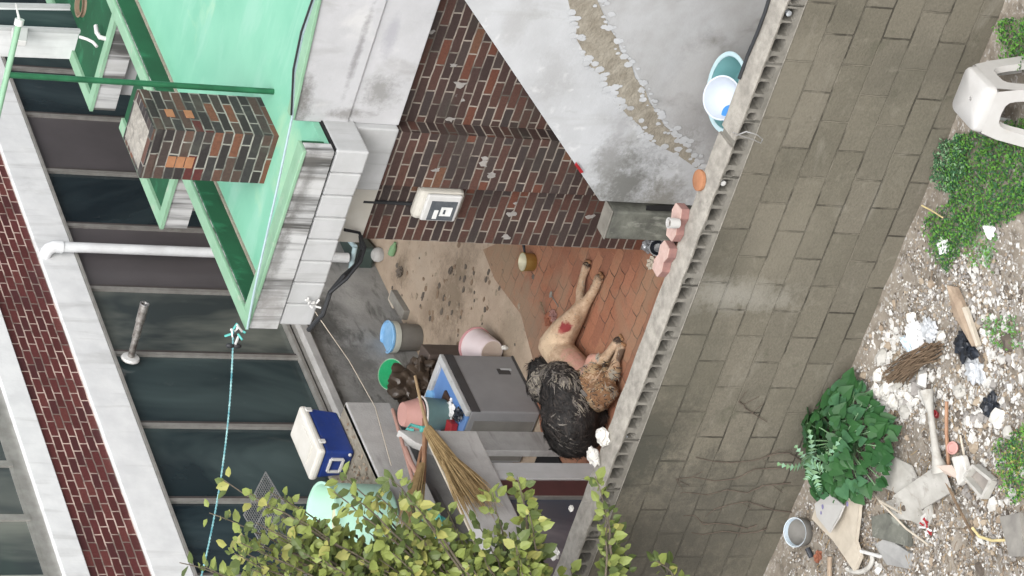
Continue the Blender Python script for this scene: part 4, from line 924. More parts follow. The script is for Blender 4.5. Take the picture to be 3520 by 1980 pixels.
# rusty tool, spoon
p = pz(1886, 1098, .03); rt = thing('rusty_tool', 'rusty red trowel like tool with a thin stick handle on the pavers', 'tool', tuple(p))
m = MB().tube([pz(1858, 1038, .05), pz(1872, 1078, .04)], .007, 6); m.build('handle', 'twig', rt)
m = MB().blob(p, (.045, .05, .02), 3, .5, 3, seed=6); m.build('head', 'rust', rt)
m = MB().blob(pz(1900, 1085, .02), (.035, .05, .02), 3, .5, 3, seed=7); m.build('scrap', 'pink_brick_side', rt)
p = pz(1893, 1012, .01); m = MB().blob(p, (.03, .018, .01), 2, .1).tube([p, pz(1920, 1055, .01)], [.006, .003], 6); tag(m.build('spoon', 'old_concrete', smooth=True), 'dull metal spoon on the pavers beside the tan dog leg', 'spoon')
m = MB().blob(pz(1734, 1195, .03), (.02, .02, .03), 2, .2); tag(m.build('white_pebble', 'white_stone'), 'small white pebble on the floor by the pink rimmed bucket', 'pebble')

# ================================================================== DOGS
def fuse(parts, voxel, it=6, fac=.5):
    """parts: (list of (point, radius)) chains; returns a mesh that is one continuous skin"""
    m = MB()
    for ch in parts:
        for i in range(len(ch)-1):
            (a, ra), (b, rb) = ch[i], ch[i+1]; a, b = Vector(a), Vector(b)
            k = max(1, int((b-a).length/(min(ra, rb)*.35)))
            for j in range(k+1): f = j/k; m.blob(a.lerp(b, f), ra+(rb-ra)*f, 2, 0)
    me = bpy.data.meshes.new('tmp'); me.from_pydata(m.v, [], m.f); o = bpy.data.objects.new('tmp', me); COL.objects.link(o)
    r = o.modifiers.new('r', 'REMESH'); r.mode = 'VOXEL'; r.voxel_size = voxel
    s = o.modifiers.new('s', 'SMOOTH'); s.iterations = it; s.factor = fac
    dg = bpy.context.evaluated_depsgraph_get(); out = bpy.data.meshes.new_from_object(o.evaluated_get(dg))
    bpy.data.objects.remove(o); return out
def dogmat(name, base, spots, rough=.85):
    """base colour pair, spots: (centre, radius, colour, softness)"""
    m, t, b = newmat(name); b.inputs['Roughness'].default_value = rough; b.inputs['Specular IOR Level'].default_value = .2
    pos = N(t, 'ShaderNodeNewGeometry').outputs['Position']
    col = mix(t, ramp(t, noise_tex(t, 28, 6), [(.35, 0), (.65, 1)]), base[0], base[1])
    nz = noise_tex(t, 22, 5)
    for c, r, cc, am in spots:
        d = N(t, 'ShaderNodeVectorMath', operation='DISTANCE'); t.links.new(pos, d.inputs[0]); d.inputs[1].default_value = c
        q = N(t, 'ShaderNodeMath', operation='DIVIDE'); t.links.new(d.outputs['Value'], q.inputs[0]); q.inputs[1].default_value = r
        a = N(t, 'ShaderNodeMath', operation='MULTIPLY_ADD'); t.links.new(nz, a.inputs[0]); a.inputs[1].default_value = 1.5; t.links.new(q.outputs[0], a.inputs[2])
        col = mix(t, ramp(t, a.outputs[0], [(1.15, am), (1.0, am), ] if False else [(.0, am), (.95, am), (1.0, 0)]) if False else ramp_dist(t, a.outputs[0], am), col, cc)
    t.links.new(col, b.inputs['Base Color']); bump(t, b, noise_tex(t, 90, 4), .4, .01)
    return m
def ramp_dist(t, src, am):
    mr = N(t, 'ShaderNodeMapRange'); mr.inputs['From Min'].default_value = 1.5; mr.inputs['From Max'].default_value = 1.85
    mr.inputs['To Min'].default_value = am; mr.inputs['To Max'].default_value = 0; t.links.new(src, mr.inputs['Value']); return mr.outputs[0]
def mesh_obj(me, name, mats, parent):
    for q in mats: me.materials.append(MATS[q])
    me.polygons.foreach_set('use_smooth', [True]*len(me.polygons))
    off = ORIG[parent.name]
    for v in me.vertices: v.co -= off
    me.name = name; o = bpy.data.objects.new(name, me); COL.objects.link(o); o.parent = parent; ORIG[o.name] = off; return o
def fur(me, name, mats, parent, n, length, width, comb, sel, pick, curl=.5, seed=1):
    rg = random.Random(seed); off = ORIG[parent.name]; m = MB(); polys = [p for p in me.polygons if sel(p.center+off)]
    areas = [p.area for p in polys]
    for p in rg.choices(polys, areas, k=n):
        vs = [me.vertices[i].co for i in p.vertices]; c = vs[0].lerp(vs[2 % len(vs)], rg.random()).lerp(vs[1].lerp(vs[-1], rg.random()), rg.random())+off
        nn = p.normal; cb = comb(c); q = c*16
        wv = V(noise.noise(q), noise.noise(q+V(9, 3, 1)), noise.noise(q+V(2, 7, 5)))     # neighbouring locks lie the same way
        d = cb*rg.uniform(.7, 1.1)+wv*1.6*curl+V(rg.uniform(-1, 1), rg.uniform(-1, 1), rg.uniform(-1, 1))*curl*.35
        d = (d-nn*d.dot(nn)); d = (d.normalized()+nn*rg.uniform(.05, .32)).normalized()
        l = length*rg.uniform(.5, 1.25); sd_ = d.cross(nn)
        if sd_.length < 1e-3: continue
        sd_.normalize(); w_ = width*rg.uniform(.5, 1.4); c = c-nn*.003; bend = sd_*rg.uniform(-.4, .4)
        d2 = (d-nn*.45+bend).normalized(); d3 = (d2-nn*.25+bend).normalized()
        p1 = c+d*l*.4; p2 = p1+d2*l*.35; p3 = p2+d3*l*.3
        m.add([c-sd_*w_*.7, c+sd_*w_*.7, p1+sd_*w_, p1-sd_*w_, p2+sd_*w_*.75, p2-sd_*w_*.75, p3], [(0, 1, 2, 3), (3, 2, 4, 5), (5, 4, 6)], pick(c, rg))
    o = m.build(name, mats, parent); return o
M('fur_black', (0.011, 0.010, 0.010), (0.022, 0.020, 0.019), 30, .7)
M('fur_brownblack', (.045, .037, .033), (.03, .025, .023), 30, .75)
M('fur_grey', (0.187, 0.170, 0.153), (0.128, 0.115, 0.102), 30, .8)
M('fur_pale', (0.294, 0.266, 0.217), (0.238, 0.210, 0.168), 30, .8)
M('fur_tan', (0.370, 0.262, 0.158), (0.290, 0.194, 0.105), 30, .8)
M('fur_rust', (.26, .135, .065), (.19, .10, .05), 30, .8)
M('nose_black', (.012, .011, .011), None, 30, .4)
# tan dog lying on its side
def P(x, y, z): return pz(x, y, z)
hip = P(1905, 1190, .13); mid = P(1965, 1260, .14); sho = P(2020, 1330, .14); nek = P(2055, 1365, .13); hed = P(2085, 1345, .12); muz = P(2080, 1275, .10)
kne = P(1975, 1085, .13); wound = P(1935, 1135, .21)
paw1, paw2 = P(2016, 915, .03), P(2058, 958, .035)
paw3, paw4 = P(2124, 1172, .03), P(2134, 1200, .03)
chains = [[(hip, .122), (mid, .128), (sho, .142), (nek, .11), (hed, .085)], [(hed, .075), (muz.lerp(hed, .3), .05), (muz, .034)],
          [(hip, .122), (P(1935, 1140, .14), .105), (kne, .066), (P(1996, 1046, .09), .040), (P(1994, 1000, .06), .033), (P(2003, 952, .045), .029), (paw1, .036)],
          [(P(1940, 1160, .10), .09), (P(1985, 1085, .10), .065), (P(2015, 1040, .06), .042), (P(2040, 1000, .045), .036), (P(2050, 978, .04), .034), (paw2, .038)],
          [(P(2035, 1280, .14), .08), (P(2040, 1240, .12), .056), (P(2078, 1234, .09), .040), (P(2096, 1210, .06), .034), (paw3, .036)],
          [(P(2075, 1310, .10), .07), (P(2108, 1290, .07), .046), (P(2116, 1245, .05), .036), (P(2126, 1222, .04), .033), (paw4, .036)]]
me = fuse(chains, .011, 5)
PINK = (.50, .27, .215); CRM = (.56, .43, .30)
dogmat('tan_coat', ((.47, .345, .245), (.35, .24, .155)), [(tuple(P(1895, 1185, .2)), .13, CRM, .8), (tuple(P(2000, 1110, .12)), .07, (.26, .15, .085), .7), (tuple(P(1960, 1205, .2)), .05, (.36, .24, .13), .6), (tuple(P(1975, 1180, .20)), .16, PINK, .9), (tuple(P(2005, 1230, .19)), .13, PINK, .9), (tuple(P(2035, 1275, .22)), .06, (.48, .20, .15), .7),
        (tuple(wound+V(.01, .0, 0)), .058, (.20, .025, .03), .95), (tuple(wound+V(.06, -.05, 0)), .044, (.24, .035, .035), .9), (tuple(wound+V(-.035, .02, .01)), .028, (.30, .07, .06), .7), (tuple(P(2040, 1265, .2)), .045, (.40, .10, .08), .6), (tuple(P(2022, 900, .03)), .05, (.05, .035, .028), 1), (tuple(P(2062, 952, .03)), .035, (.12, .075, .05), .9),
        (tuple(P(2127, 1162, .03)), .055, (.05, .035, .028), 1), (tuple(P(2142, 1225, .03)), .06, (.085, .055, .04), .9), (tuple(hed+V(.0, 0, .1)), .14, (.20, .11, .06), .9), (tuple(muz), .06, (.62, .52, .40), .9)])
dog1 = thing('lying_dog', 'tan dog lying on its side on red pavers with a red wound on its haunch', 'dog', (hip.x, hip.y, 0))
mesh_obj(me, 'body', ['tan_coat'], dog1)
m = MB()
for pw, dr0 in ((paw1, paw1-P(2005, 955, .045)), (paw2, paw2-P(2045, 985, .04)), (paw3, paw3-P(2096, 1210, .06)), (paw4, paw4-P(2120, 1240, .05))):
    dr0.normalize(); sd_ = V(-dr0.y, dr0.x, 0)
    for k in (-1.5, -.5, .5, 1.5): m.blob(pw+dr0*.035+sd_*k*.014+V(0, 0, -.005), (.014, .014, .013), 2, 0)
m.build('toes', 'fur_rust', dog1, smooth=True)
m = MB().blob(muz+(muz-hed).normalized()*.032+V(0, 0, .008), (.016, .016, .013), 2, .05); m.build('nose', 'nose_black', dog1, smooth=True)
for s_ in (-1, 1):
    fw = (muz-hed).normalized(); sd_ = fw.cross(V(0, 0, 1)).normalized()
    e = hed-fw*.02+sd_*.06*s_+V(0, 0, .045)
    m = MB().add([e-fw*.03, e+fw*.03, e+sd_*.03*s_+V(0, 0, .012)-fw*.02, e+sd_*.075*s_-fw*.055-V(0, 0, .01), e+V(0, 0, .012)], [(0, 1, 2), (0, 2, 3), (1, 4, 2), (0, 3, 4), (2, 4, 3), (0, 4, 1)]); m.build('ear', 'fur_rust', dog1)
def comb1(c): return V(.3, -.5, -.2)
selh = lambda c: (c-nek).length < .26 and c.z > .05
fur(me, 'coat', ['fur_tan', 'fur_rust', 'fur_brownblack', 'fur_pale'], dog1, 3600, .055, .0042, comb1, selh, lambda c, rg: (3 if noise.noise(c*14) > .25 else (0 if noise.noise(c*14) > .0 else 1)) if rg.random() < .8 else 2, .8, 3)
selb = lambda c: c.z > .03 and not selh(c) and (c-wound).length > .06
fur(me, 'short_coat', ['fur_tan', 'fur_pale', 'tan_coat', 'fur_rust'], dog1, 11000, .026, .0022, lambda c: V(.3, -.5, -.1), selb, lambda c, rg: rg.choices((0, 1, 2, 3), (1.6, 2, 8, .7))[0], .6, 5)
# shaggy black dog
rum = P(1955, 1520, .25); bk = P(1960, 1440, .28); shl = P(1945, 1360, .28); hd2 = P(1912, 1292, .22); mz2 = P(1932, 1266, .20)
rum += V(.10, .02, 0)
chains = [[(rum, .20), (bk, .21), (shl, .19), (P(1930, 1310, .25), .14), (hd2, .105)], [(hd2, .085), (hd2.lerp(mz2, .6), .055), (mz2, .04)],
          [(P(1870, 1320, .22), .13), (P(1860, 1270, .20), .09)],
          [(rum+V(.10, .0, -.02), .11), (rum+V(.13, 0, -.14), .06), (rum+V(.12, .03, -.22), .045)], [(rum+V(-.08, .05, -.02), .11), (rum+V(-.08, .03, -.14), .06), (rum+V(-.08, .05, -.22), .045)],
          [(shl+V(.08, 0, -.05), .09), (shl+V(.08, .02, -.17), .05), (shl+V(.08, .05, -.25), .04)], [(shl+V(-.10, .03, -.05), .09), (shl+V(-.10, .05, -.17), .05), (shl+V(-.10, .08, -.25), .04)]]
me2 = fuse(chains, .016, 4)
dogmat('black_coat', ((.018, .016, .016), (.03, .026, .025)), [(tuple(P(1865, 1290, .33)), .18, (.20, .18, .155), .9), (tuple(P(1940, 1280, .33)), .13, (.12, .105, .095), .9)])
dog2 = thing('shaggy_dog', 'shaggy black dog with a grey ruff crouched against the tan dog', 'dog', (bk.x, bk.y, 0))
mesh_obj(me2, 'body', ['black_coat'], dog2)
gr = [P(1865, 1290, .3), P(1860, 1340, .28), P(1900, 1250, .3), P(1945, 1275, .32), P(2005, 1350, .3)]
def pick2(c, rg):
    d = min((c-g).length for g in gr)
    if (c-gr[0]).length < .17 or (c-gr[1]).length < .12: return rg.choices((0, 2, 3, 1), (1, 5, 5, 2))[0]
    if d < .13: return rg.choices((0, 1, 2, 3), (3, 3, 5, 1.5))[0]
    return rg.choices((0, 1, 2), (8, 3, .25))[0]
fur(me2, 'coat', ['fur_black', 'fur_brownblack', 'fur_grey', 'fur_pale'], dog2, 14000, .095, .0062, lambda c: (rum-hd2).normalized()+V(0, 0, -.35), lambda c: c.z > .06, pick2, .75, 9)
fw = (mz2-hd2).normalized(); sd_ = fw.cross(V(0, 0, 1)).normalized()
for x, y, z, c in ((1925, 1336, .38, 'fur_pale'), (2008, 1352, .36, 'fur_grey')):
    e = P(x, y, z); a = (P(1895, 1360, .40)-P(1948, 1318, .40)); a.normalize()
    if x > 2000: a = (P(2030, 1372, .36)-P(1985, 1340, .36)).normalized()
    b_ = V(-a.y, a.x, .3).normalized()
    m = MB(); m.prism([e-a*.05, e-a*.03+b_*.02, e+b_*.026, e+a*.05+b_*.012, e+a*.065, e+a*.03-b_*.016, e-b_*.018], V(0, 0, .012)); m.build('ear', c, dog2, bevel=.004)
m = MB().blob(mz2+fw*.04, (.02, .02, .016), 2, .05); m.build('nose', 'nose_black', dog2, smooth=True)

# ================================================================== WASTE GROUND THINGS
def g(x, y, dz=0):
    p = pz(x*Q, y*Q, GZ)
    for _ in range(3): p = pz(x*Q, y*Q, gz(p.x, p.y))
    return p+V(0, 0, dz)
# stool
cs = [pz(x, y, .13) for x, y in ((3324, 237), (3404, 319), (3339, 442), (3269, 357))]
cc = sum(cs, V(0, 0, 0))/4
stl = thing('plastic_stool', 'white moulded plastic stool with arched legs standing by the weeds', 'stool', (cc.x, cc.y, GZ))
u = ((cs[1]-cs[0])+(cs[2]-cs[3])).normalized(); v_ = V(-u.y, u.x, 0); hw = .148
def sp_(a, b, z): return V(cc.x, cc.y, z)+u*a+v_*b
ztop = .13; zb = GZ+.0
m = MB(); rw = .03
def rr(h, z, k=5, r=.045):
    o = []
    for sx, sy, a0 in ((1, 1, 0), (-1, 1, 90), (-1, -1, 180), (1, -1, 270)):
        for i in range(k): a = rad(a0+90*i/(k-1)); o.append(sp_(sx*(h-r)+math.cos(a)*r, sy*(h-r)+math.sin(a)*r, z))
    return o
hole = [sp_(.014*math.cos(2*math.pi*i/20), .014*math.sin(2*math.pi*i/20), 0) for i in range(20)]
r1, r2 = rr(hw-.008, ztop), rr(hw, ztop-.014); r3 = rr(hw+.006, ztop-.055)
o_ = len(m.v); m.v += r1+r2+r3; k = len(r1)
for a in range(2):
    for i in range(k): j = (i+1) % k; m.f.append([o_+a*k+i, o_+(a+1)*k+i, o_+(a+1)*k+j, o_+a*k+j]); m.m.append(0)
h1 = len(m.v); m.v += [q+V(0, 0, ztop-.003) for q in hole]
h2 = len(m.v); m.v += [q+V(0, 0, ztop-.03) for q in hole]
# the ring between the square edge and the hole
ang = lambda q: math.atan2((q-V(cc.x, cc.y, 0)).dot(v_), (q-V(cc.x, cc.y, 0)).dot(u))
base_i = min(range(k), key=lambda i: abs(ang(r1[i])))
for i in range(k):
    j = (i+1) % k; a = o_+i; b = o_+j
    ha = int(round((ang(r1[i]) % (2*math.pi))/(2*math.pi)*20)) % 20; hb = int(round((ang(r1[j]) % (2*math.pi))/(2*math.pi)*20)) % 20
    idx = [ha]
    while idx[-1] != hb: idx.append((idx[-1]+1) % 20)
    m.f.append([a, b]+[h1+q for q in idx[::-1]]); m.m.append(0)
for i in range(20): j = (i+1) % 20; m.f.append([h1+i, h1+j, h2+j, h2+i]); m.m.append(0)
m.build('seat', 'stool_white', stl, smooth=True, sharp=60)
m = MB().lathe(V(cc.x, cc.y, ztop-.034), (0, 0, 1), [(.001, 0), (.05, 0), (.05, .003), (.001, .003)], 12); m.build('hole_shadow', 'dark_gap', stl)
# four sides, each a panel with an arched opening; splayed
def side(q):
    m = MB(); ca, sa = math.cos(q*math.pi/2), math.sin(q*math.pi/2)
    def sp2(a, d, z): return sp_(a*ca-d*sa, a*sa+d*ca, z)
    H = ztop-.05-zb
    def pt(a, s, inset=0):           # s 0 top..1 bottom
        hh = hw+.006+.05*s-inset; return sp2(a*hh, hh, ztop-.05-H*s)
    ro = []; ri = []
    arch = [(-.62, 1.0), (-.60, .75), (-.58, .5), (-.55, .38), (-.47, .27), (-.33, .22), (0, .205), (.33, .22), (.47, .27), (.55, .38), (.58, .5), (.60, .75), (.62, 1.0)]
    outl = [(-1, 1.0), (-1, .75), (-1, .5), (-1, .3), (-.9, .0), (-.5, .0), (0, 0), (.5, 0), (.9, 0), (1, .3), (1, .5), (1, .75), (1, 1.0)]
    for d in (0, .008):
        ri.append([pt(a, s, d) for a, s in arch]); ro.append([pt(a, s, d) for a, s in outl])
    o = len(m.v); n = len(arch)
    m.v += ri[0]+ro[0]+ri[1]+ro[1]
    for i in range(n-1):
        m.f.append([o+i, o+i+1, o+n+i+1, o+n+i]); m.m.append(0)
        m.f.append([o+2*n+i, o+3*n+i, o+3*n+i+1, o+2*n+i+1]); m.m.append(1)
        m.f.append([o+i, o+2*n+i, o+2*n+i+1, o+i+1]); m.m.append(0)
    # turned-in flange along the arch
    fl = [pt(a*.96, s+.02 if s < .9 else s, .03) for a, s in arch]; f0 = len(m.v); m.v += fl
    for i in range(n-1): m.f.append([o+i, o+i+1, f0+i+1, f0+i]); m.m.append(0)
    return m
for q in range(4): side(q).build('leg_panel', ['stool_white', 'stool_inner'], stl, smooth=True, sharp=50)

# rubble: thousands of chips
m = MB()
def chip(m, p, r, mi, seed):
    k = random.choice((4, 5, 5, 6)); a0 = rnd(0, 6.3); tl = V(rnd(-.5, .5), rnd(-.5, .5), 1).normalized(); u = tl.orthogonal().normalized(); w_ = tl.cross(u)
    ring = [p+(u*math.cos(a0+6.283*i/k)+w_*math.sin(a0+6.283*i/k)*rnd(.5, 1))*r*rnd(.65, 1.1) for i in range(k)]
    top = [q.lerp(p, rnd(.1, .45))+tl*r*rnd(.3, .8) for q in ring]
    o = len(m.v); m.v += ring+top
    m.f.append([o+k+i for i in range(k)]); m.m.append(mi)
    for i in range(k): j = (i+1) % k; m.f.append([o+i, o+j, o+k+j, o+k+i]); m.m.append(mi)
zones = [((2250, 860), 45, 110, (6, 1, 1, .2), .026), ((2290, 980), 60, 230, (6, 1, 1, .3), .024), ((2250, 1010), 30, 120, (7, 1, .5, .2), .026), ((2370, 1030), 90, 520, (3, 2, 3, 1.2), .014), ((2480, 1020), 70, 300, (5, 2, 1, .5), .02), ((2500, 1200), 60, 300, (4, 2, 2, 1), .018),
         ((2420, 1380), 130, 750, (3, 2, 3.4, 1.4), .015), ((2230, 1400), 100, 300, (2, 2, 3, 1.5), .013), ((2480, 760), 80, 420, (3.5, 2, 2, 1), .016), ((2390, 700), 60, 160, (2, 3, 2, .5), .014), ((2500, 890), 60, 300, (4, 2, 2, 1), .02), ((2340, 780), 60, 160, (3, 3, 2, .5), .014), ((2450, 640), 60, 100, (3, 3, 1, .4), .014), ((2520, 1320), 50, 260, (3, 2, 3, 1), .016)]
for (c, s_, n, wts, r) in zones:
    for i in range(int(n*2.0)):
        x, y = random.gauss(c[0], s_*.8), random.gauss(c[1], s_*.75)
        # stay on the open ground, right of the line where the wall meets it
        if x < 2400-.42*(y-480)-60 or x > 2620 or y < 0 or y > 1520: continue
        rr_ = r*math.exp(random.gauss(-.50, .5)); p = g(x, y, rr_*.1)
        if p.y > -1.9+ .054*(p.x-1.58)-.01: continue
        chip(m, p, rr_, random.choices((0, 1, 2, 3), wts)[0], i)
for i in range(15000):
    x, y = rnd(1985, 2590), rnd(560, 1460)
    if x < 2400-.42*(y-480)-60: continue
    k_n = noise.noise(V(x*.012, y*.012, 3))
    if x > 2330 and y < 640 and random.random() < .8: continue
    if k_n < -.28 and random.random() < .7: continue
    rr_ = rnd(.004, .012); p = g(x, y, rr_*.1)
    if p.y > -1.905+.054*(p.x-1.58): continue
    chip(m, p, rr_, random.choices((0, 1, 2, 3), (3, 4, 2.5, 2.2))[0], i)
struct(m.build('rubble', ['chip_white', 'chip_grey', 'chip_tan', 'chip_dark']), 'stuff')
# fine straw litter
m = MB()
for i in range(700):
    x, y = rnd(2060, 2576), rnd(820, 1449)
    if x < 2400-.42*(y-480)+25: continue
    p = g(x, y, .012); a = rnd(0, 6.3); l = rnd(.02, .09); d = V(math.cos(a), math.sin(a), rnd(-.15, .25))*l
    m.tube([p-d*.5, p+V(rnd(-.01, .01), rnd(-.01, .01), .006), p+d*.5], .0022, 3, mi=i % 3, caps=False)
struct(m.build('straw_litter', ['twig', 'chip_tan', 'straw_bristle']), 'stuff')
# green ground cover patches: individual cushions of tiny leaves
def cushion(name, poly_pts, n, mats, label, h=.05, ls=.011, group='low green weeds on the waste ground'):
    m = MB(); xs_ = [p[0] for p in poly_pts]; ys_ = [p[1] for p in poly_pts]
    def inside(x, y):
        c = False; j = len(poly_pts)-1
        for i in range(len(poly_pts)):
            (xi, yi), (xj, yj) = poly_pts[i], poly_pts[j]
            if (yi > y) != (yj > y) and x < (xj-xi)*(y-yi)/(yj-yi)+xi: c = not c
            j = i
        return c
    k = 0
    while k < n:
        x, y = rnd(min(xs_)-10, max(xs_)+10), rnd(min(ys_)-10, max(ys_)+10)
        if not inside(x+14*noise.noise(V(x*.05, y*.05, 0)), y+14*noise.noise(V(x*.05, y*.05, 9))): continue
        k += 1; p = g(x, y); hh = h*(.5+.8*max(0, noise.noise(V(p.x*9, p.y*9, 4))+.4))*rnd(.15, 1)
        p = p+V(0, 0, hh); s_ = ls*rnd(.6, 1.4); a = rnd(0, 6.3); d = V(math.cos(a), math.sin(a), rnd(-.2, .8)).normalized()*s_; w_ = V(-math.sin(a), math.cos(a), rnd(-.4, .4)).normalized()*s_*.45
        m.add([p-d, p+w_+V(0, 0, .002), p+d, p-w_], [(0, 1, 2, 3)], random.choices(range(len(mats)), [3, 2, 1][:len(mats)])[0])
    return tag(m.build(name, mats), label, 'weeds', group)
cushion('low_weeds', [(2405, 345), (2470, 330), (2576, 300), (2640, 380), (2600, 520), (2545, 560), (2470, 580), (2420, 640), (2385, 690), (2355, 640), (2338, 590), (2345, 545), (2400, 500), (2370, 440)], 7500, ['moss_green', 'moss_dark', 'heart_leaf'], 'bright green cushion of low weeds in front of the white stool', .06)
cushion('low_weeds', [(2345, 395), (2420, 330), (2440, 420), (2400, 500), (2365, 470)], 1300, ['moss_dark', 'weed_grey_green'], 'darker blue green weeds at the wall foot beside the stool', .06)
cushion('low_weeds', [(2520, 60), (2600, 40), (2600, 170), (2540, 190)], 900, ['moss_green', 'heart_leaf'], 'green weeds behind the white stool at the wall foot', .09)
cushion('low_weeds', [(2525, 1120), (2600, 1060), (2620, 1260), (2550, 1260), (2520, 1180)], 1500, ['moss_green', 'moss_dark', 'shrub_leaf_yellow'], 'green weeds beside the hollow white block at the edge of the rubble', .08)
cushion('low_weeds', [(2480, 800), (2560, 790), (2576, 880), (2500, 870)], 350, ['moss_green', 'weed_grey_green'], 'thin scattered weeds near the wooden plank', .04)
cushion('low_weeds', [(2420, 560), (2520, 590), (2500, 690), (2440, 660)], 380, ['moss_green', 'weed_grey_green'], 'sparse weed sprigs among rubble below the bright green cushion', .04)
# heart leaved plant
hp_ = thing('leafy_plant', 'dense clump of dark green heart shaped leaves growing at the wall foot', 'plant', tuple(g(2170, 1120)))
def heart(m, p, d, up, s_, mi):
    d = d.normalized(); sd_ = d.cross(up).normalized(); up = sd_.cross(d)
    o = [(0, 0), (-.22, .35), (-.05, .62), (.35, .60), (.75, .32), (1.15, 0)]
    L_ = [p+d*a*s_+sd_*b*s_+up*(.12*b*s_-.18*a*a*s_) for a, b in o]; R_ = [p+d*a*s_-sd_*b*s_+up*(.12*b*s_-.18*a*a*s_) for a, b in o]
    mid_ = p+d*.5*s_-up*.06*s_
    m.add(L_+[mid_], [(0, 6, 2, 1), (6, 4, 3, 2), (6, 5, 4)], mi); m.add(R_+[mid_], [(0, 1, 2, 6), (6, 2, 3, 4), (6, 4, 5)], mi)
m = MB(); ms_ = MB(); root = g(2160, 1110)
for i in range(270):
    a = rnd(0, 6.283); q = math.sqrt(random.random()); q2_ = q*(1+.42*noise.noise(V(math.cos(a)*1.7, math.sin(a)*1.7, 5))); x = 2165+q2_*118*math.cos(a); y = 1112+q2_*142*math.sin(a)
    p = g(x, y, .10+.20*(1-q*q)*rnd(.35, 1.05)); s_ = rnd(.05, .085)
    out = V(p.x-root.x, p.y-root.y, 0); out = out.normalized() if out.length > .02 else V(1, 0, 0)
    d = out+V(rnd(-.6, .6), rnd(-.6, .6), -.25+rnd(-.2, .2)); up = V(rnd(-.35, .35)+.25, rnd(-.35, .35)-.35, 1)
    heart(m, p, d, up, s_, 0 if random.random() < .7 else 1)
    if i % 3 == 0: ms_.tube([root+V(rnd(-.05, .05), rnd(-.05, .05), 0), root.lerp(p, .6)+V(0, 0, .05), p], .004, 4)
m.build('leaves', ['heart_leaf', 'moss_dark'], hp_, smooth=True, sharp=80); ms_.build('stems', 'weed_grey_green', hp_)
# thistle
th = thing('thistle_weed', 'spiky grey green thistle with long toothed leaves sprouting from the wall foot', 'weed', tuple(g(2010, 1150)))
m = MB(); c0 = (2030, 1152)
for (ex, ey, dz) in ((2115, 1100, .14), (2035, 1080, .10), (1955, 1165, .08), (2075, 1165, .1), (2060, 1235, .10), (2105, 1175, .12), (2000, 1120, .08), (2020, 1205, .09)):
    a = py(c0[0]*Q, c0[1]*Q, -2.22); b = py(ex*Q, ey*Q, -2.22-dz*1.5); k = 9
    pl = [a.lerp(b, i/k)+V(0, -.06*math.sin(math.pi*i/k), .0) for i in range(k+1)]
    d = (b-a).normalized(); sd_ = d.cross(V(.4, -1, .4)).normalized()
    for i in range(k):
        wd = .022*(1-.75*i/k); m.add([pl[i]-sd_*.003, pl[i]+sd_*.003, pl[i+1]+sd_*.003, pl[i+1]-sd_*.003], [(0, 1, 2, 3)], 0)
        for s_ in (-1, 1): m.add([pl[i], pl[i+1], pl[i].lerp(pl[i+1], .9)+sd_*wd*2*s_+V(0, -.006, 0)], [(0, 1, 2)], i % 2)
m.build('leaves', ['weed_grey_green', 'light_green'], th)
# dry vines climbing over the block wall
def onwall(x, y, o=.012):
    d = ray(x*Q, y*Q); k = ((W0+WN*o)-CAM).dot(WN)/d.dot(WN); return CAM+d*k
for i, (pl, lb) in enumerate((([(2020, 1160), (1985, 1140), (1960, 1140), (1900, 1158), (1840, 1164), (1790, 1160), (1750, 1150)], 'dry vine stem arching across the wall from the thistle'),
        ([(2010, 1175), (1950, 1178), (1900, 1180), (1850, 1205), (1800, 1210), (1740, 1200), (1700, 1206)], 'dry vine stem running level along the wall below the arching one'),
        ([(2000, 1290), (1950, 1284), (1880, 1262), (1840, 1268), (1800, 1280), (1775, 1300)], 'dry vine stem low on the wall curving toward the shrub'),
        ([(1905, 1320), (1880, 1330), (1840, 1320), (1800, 1316), (1770, 1320), (1745, 1296), (1720, 1298)], 'short dark dry vine hooked near the foot of the wall by the shrub'),
        ([(1930, 1330), (1905, 1338), (1870, 1342), (1820, 1336), (1770, 1345), (1740, 1340)], 'lowest dry vine stem on the wall left of the blue pot'),
        ([(1860, 1010), (1885, 1035), (1905, 1048), (1930, 1062)], 'short dry vine twig high on the wall above the leafy clump'),
        ([(1990, 1215), (1920, 1222), (1880, 1240), (1830, 1232), (1780, 1245), (1720, 1238)], 'dry vine stem crossing the middle of the wall under the level one'))):
    m = MB(); q = [onwall(x, y, .010+.006*math.sin(k)) for k, (x, y) in enumerate(pl)]
    sm = []
    for k in range(len(q)-1):
        for f in (0, .33, .66): sm.append(q[k].lerp(q[k+1], f)+V(0, 0, rnd(-.008, .008)))
    sm.append(q[-1]); m.tube(sm, [.0048-.0026*k/len(sm) for k in range(len(sm))], 5)
    for k in range(3): c = random.choice(sm); m.tube([c, c+WD*rnd(-.1, .1)+V(0, 0, rnd(-.12, .02))], .002, 4)
    tag(m.build('dry_vine', 'dry_vine'), lb, 'vine', 'dry vines on the block wall')
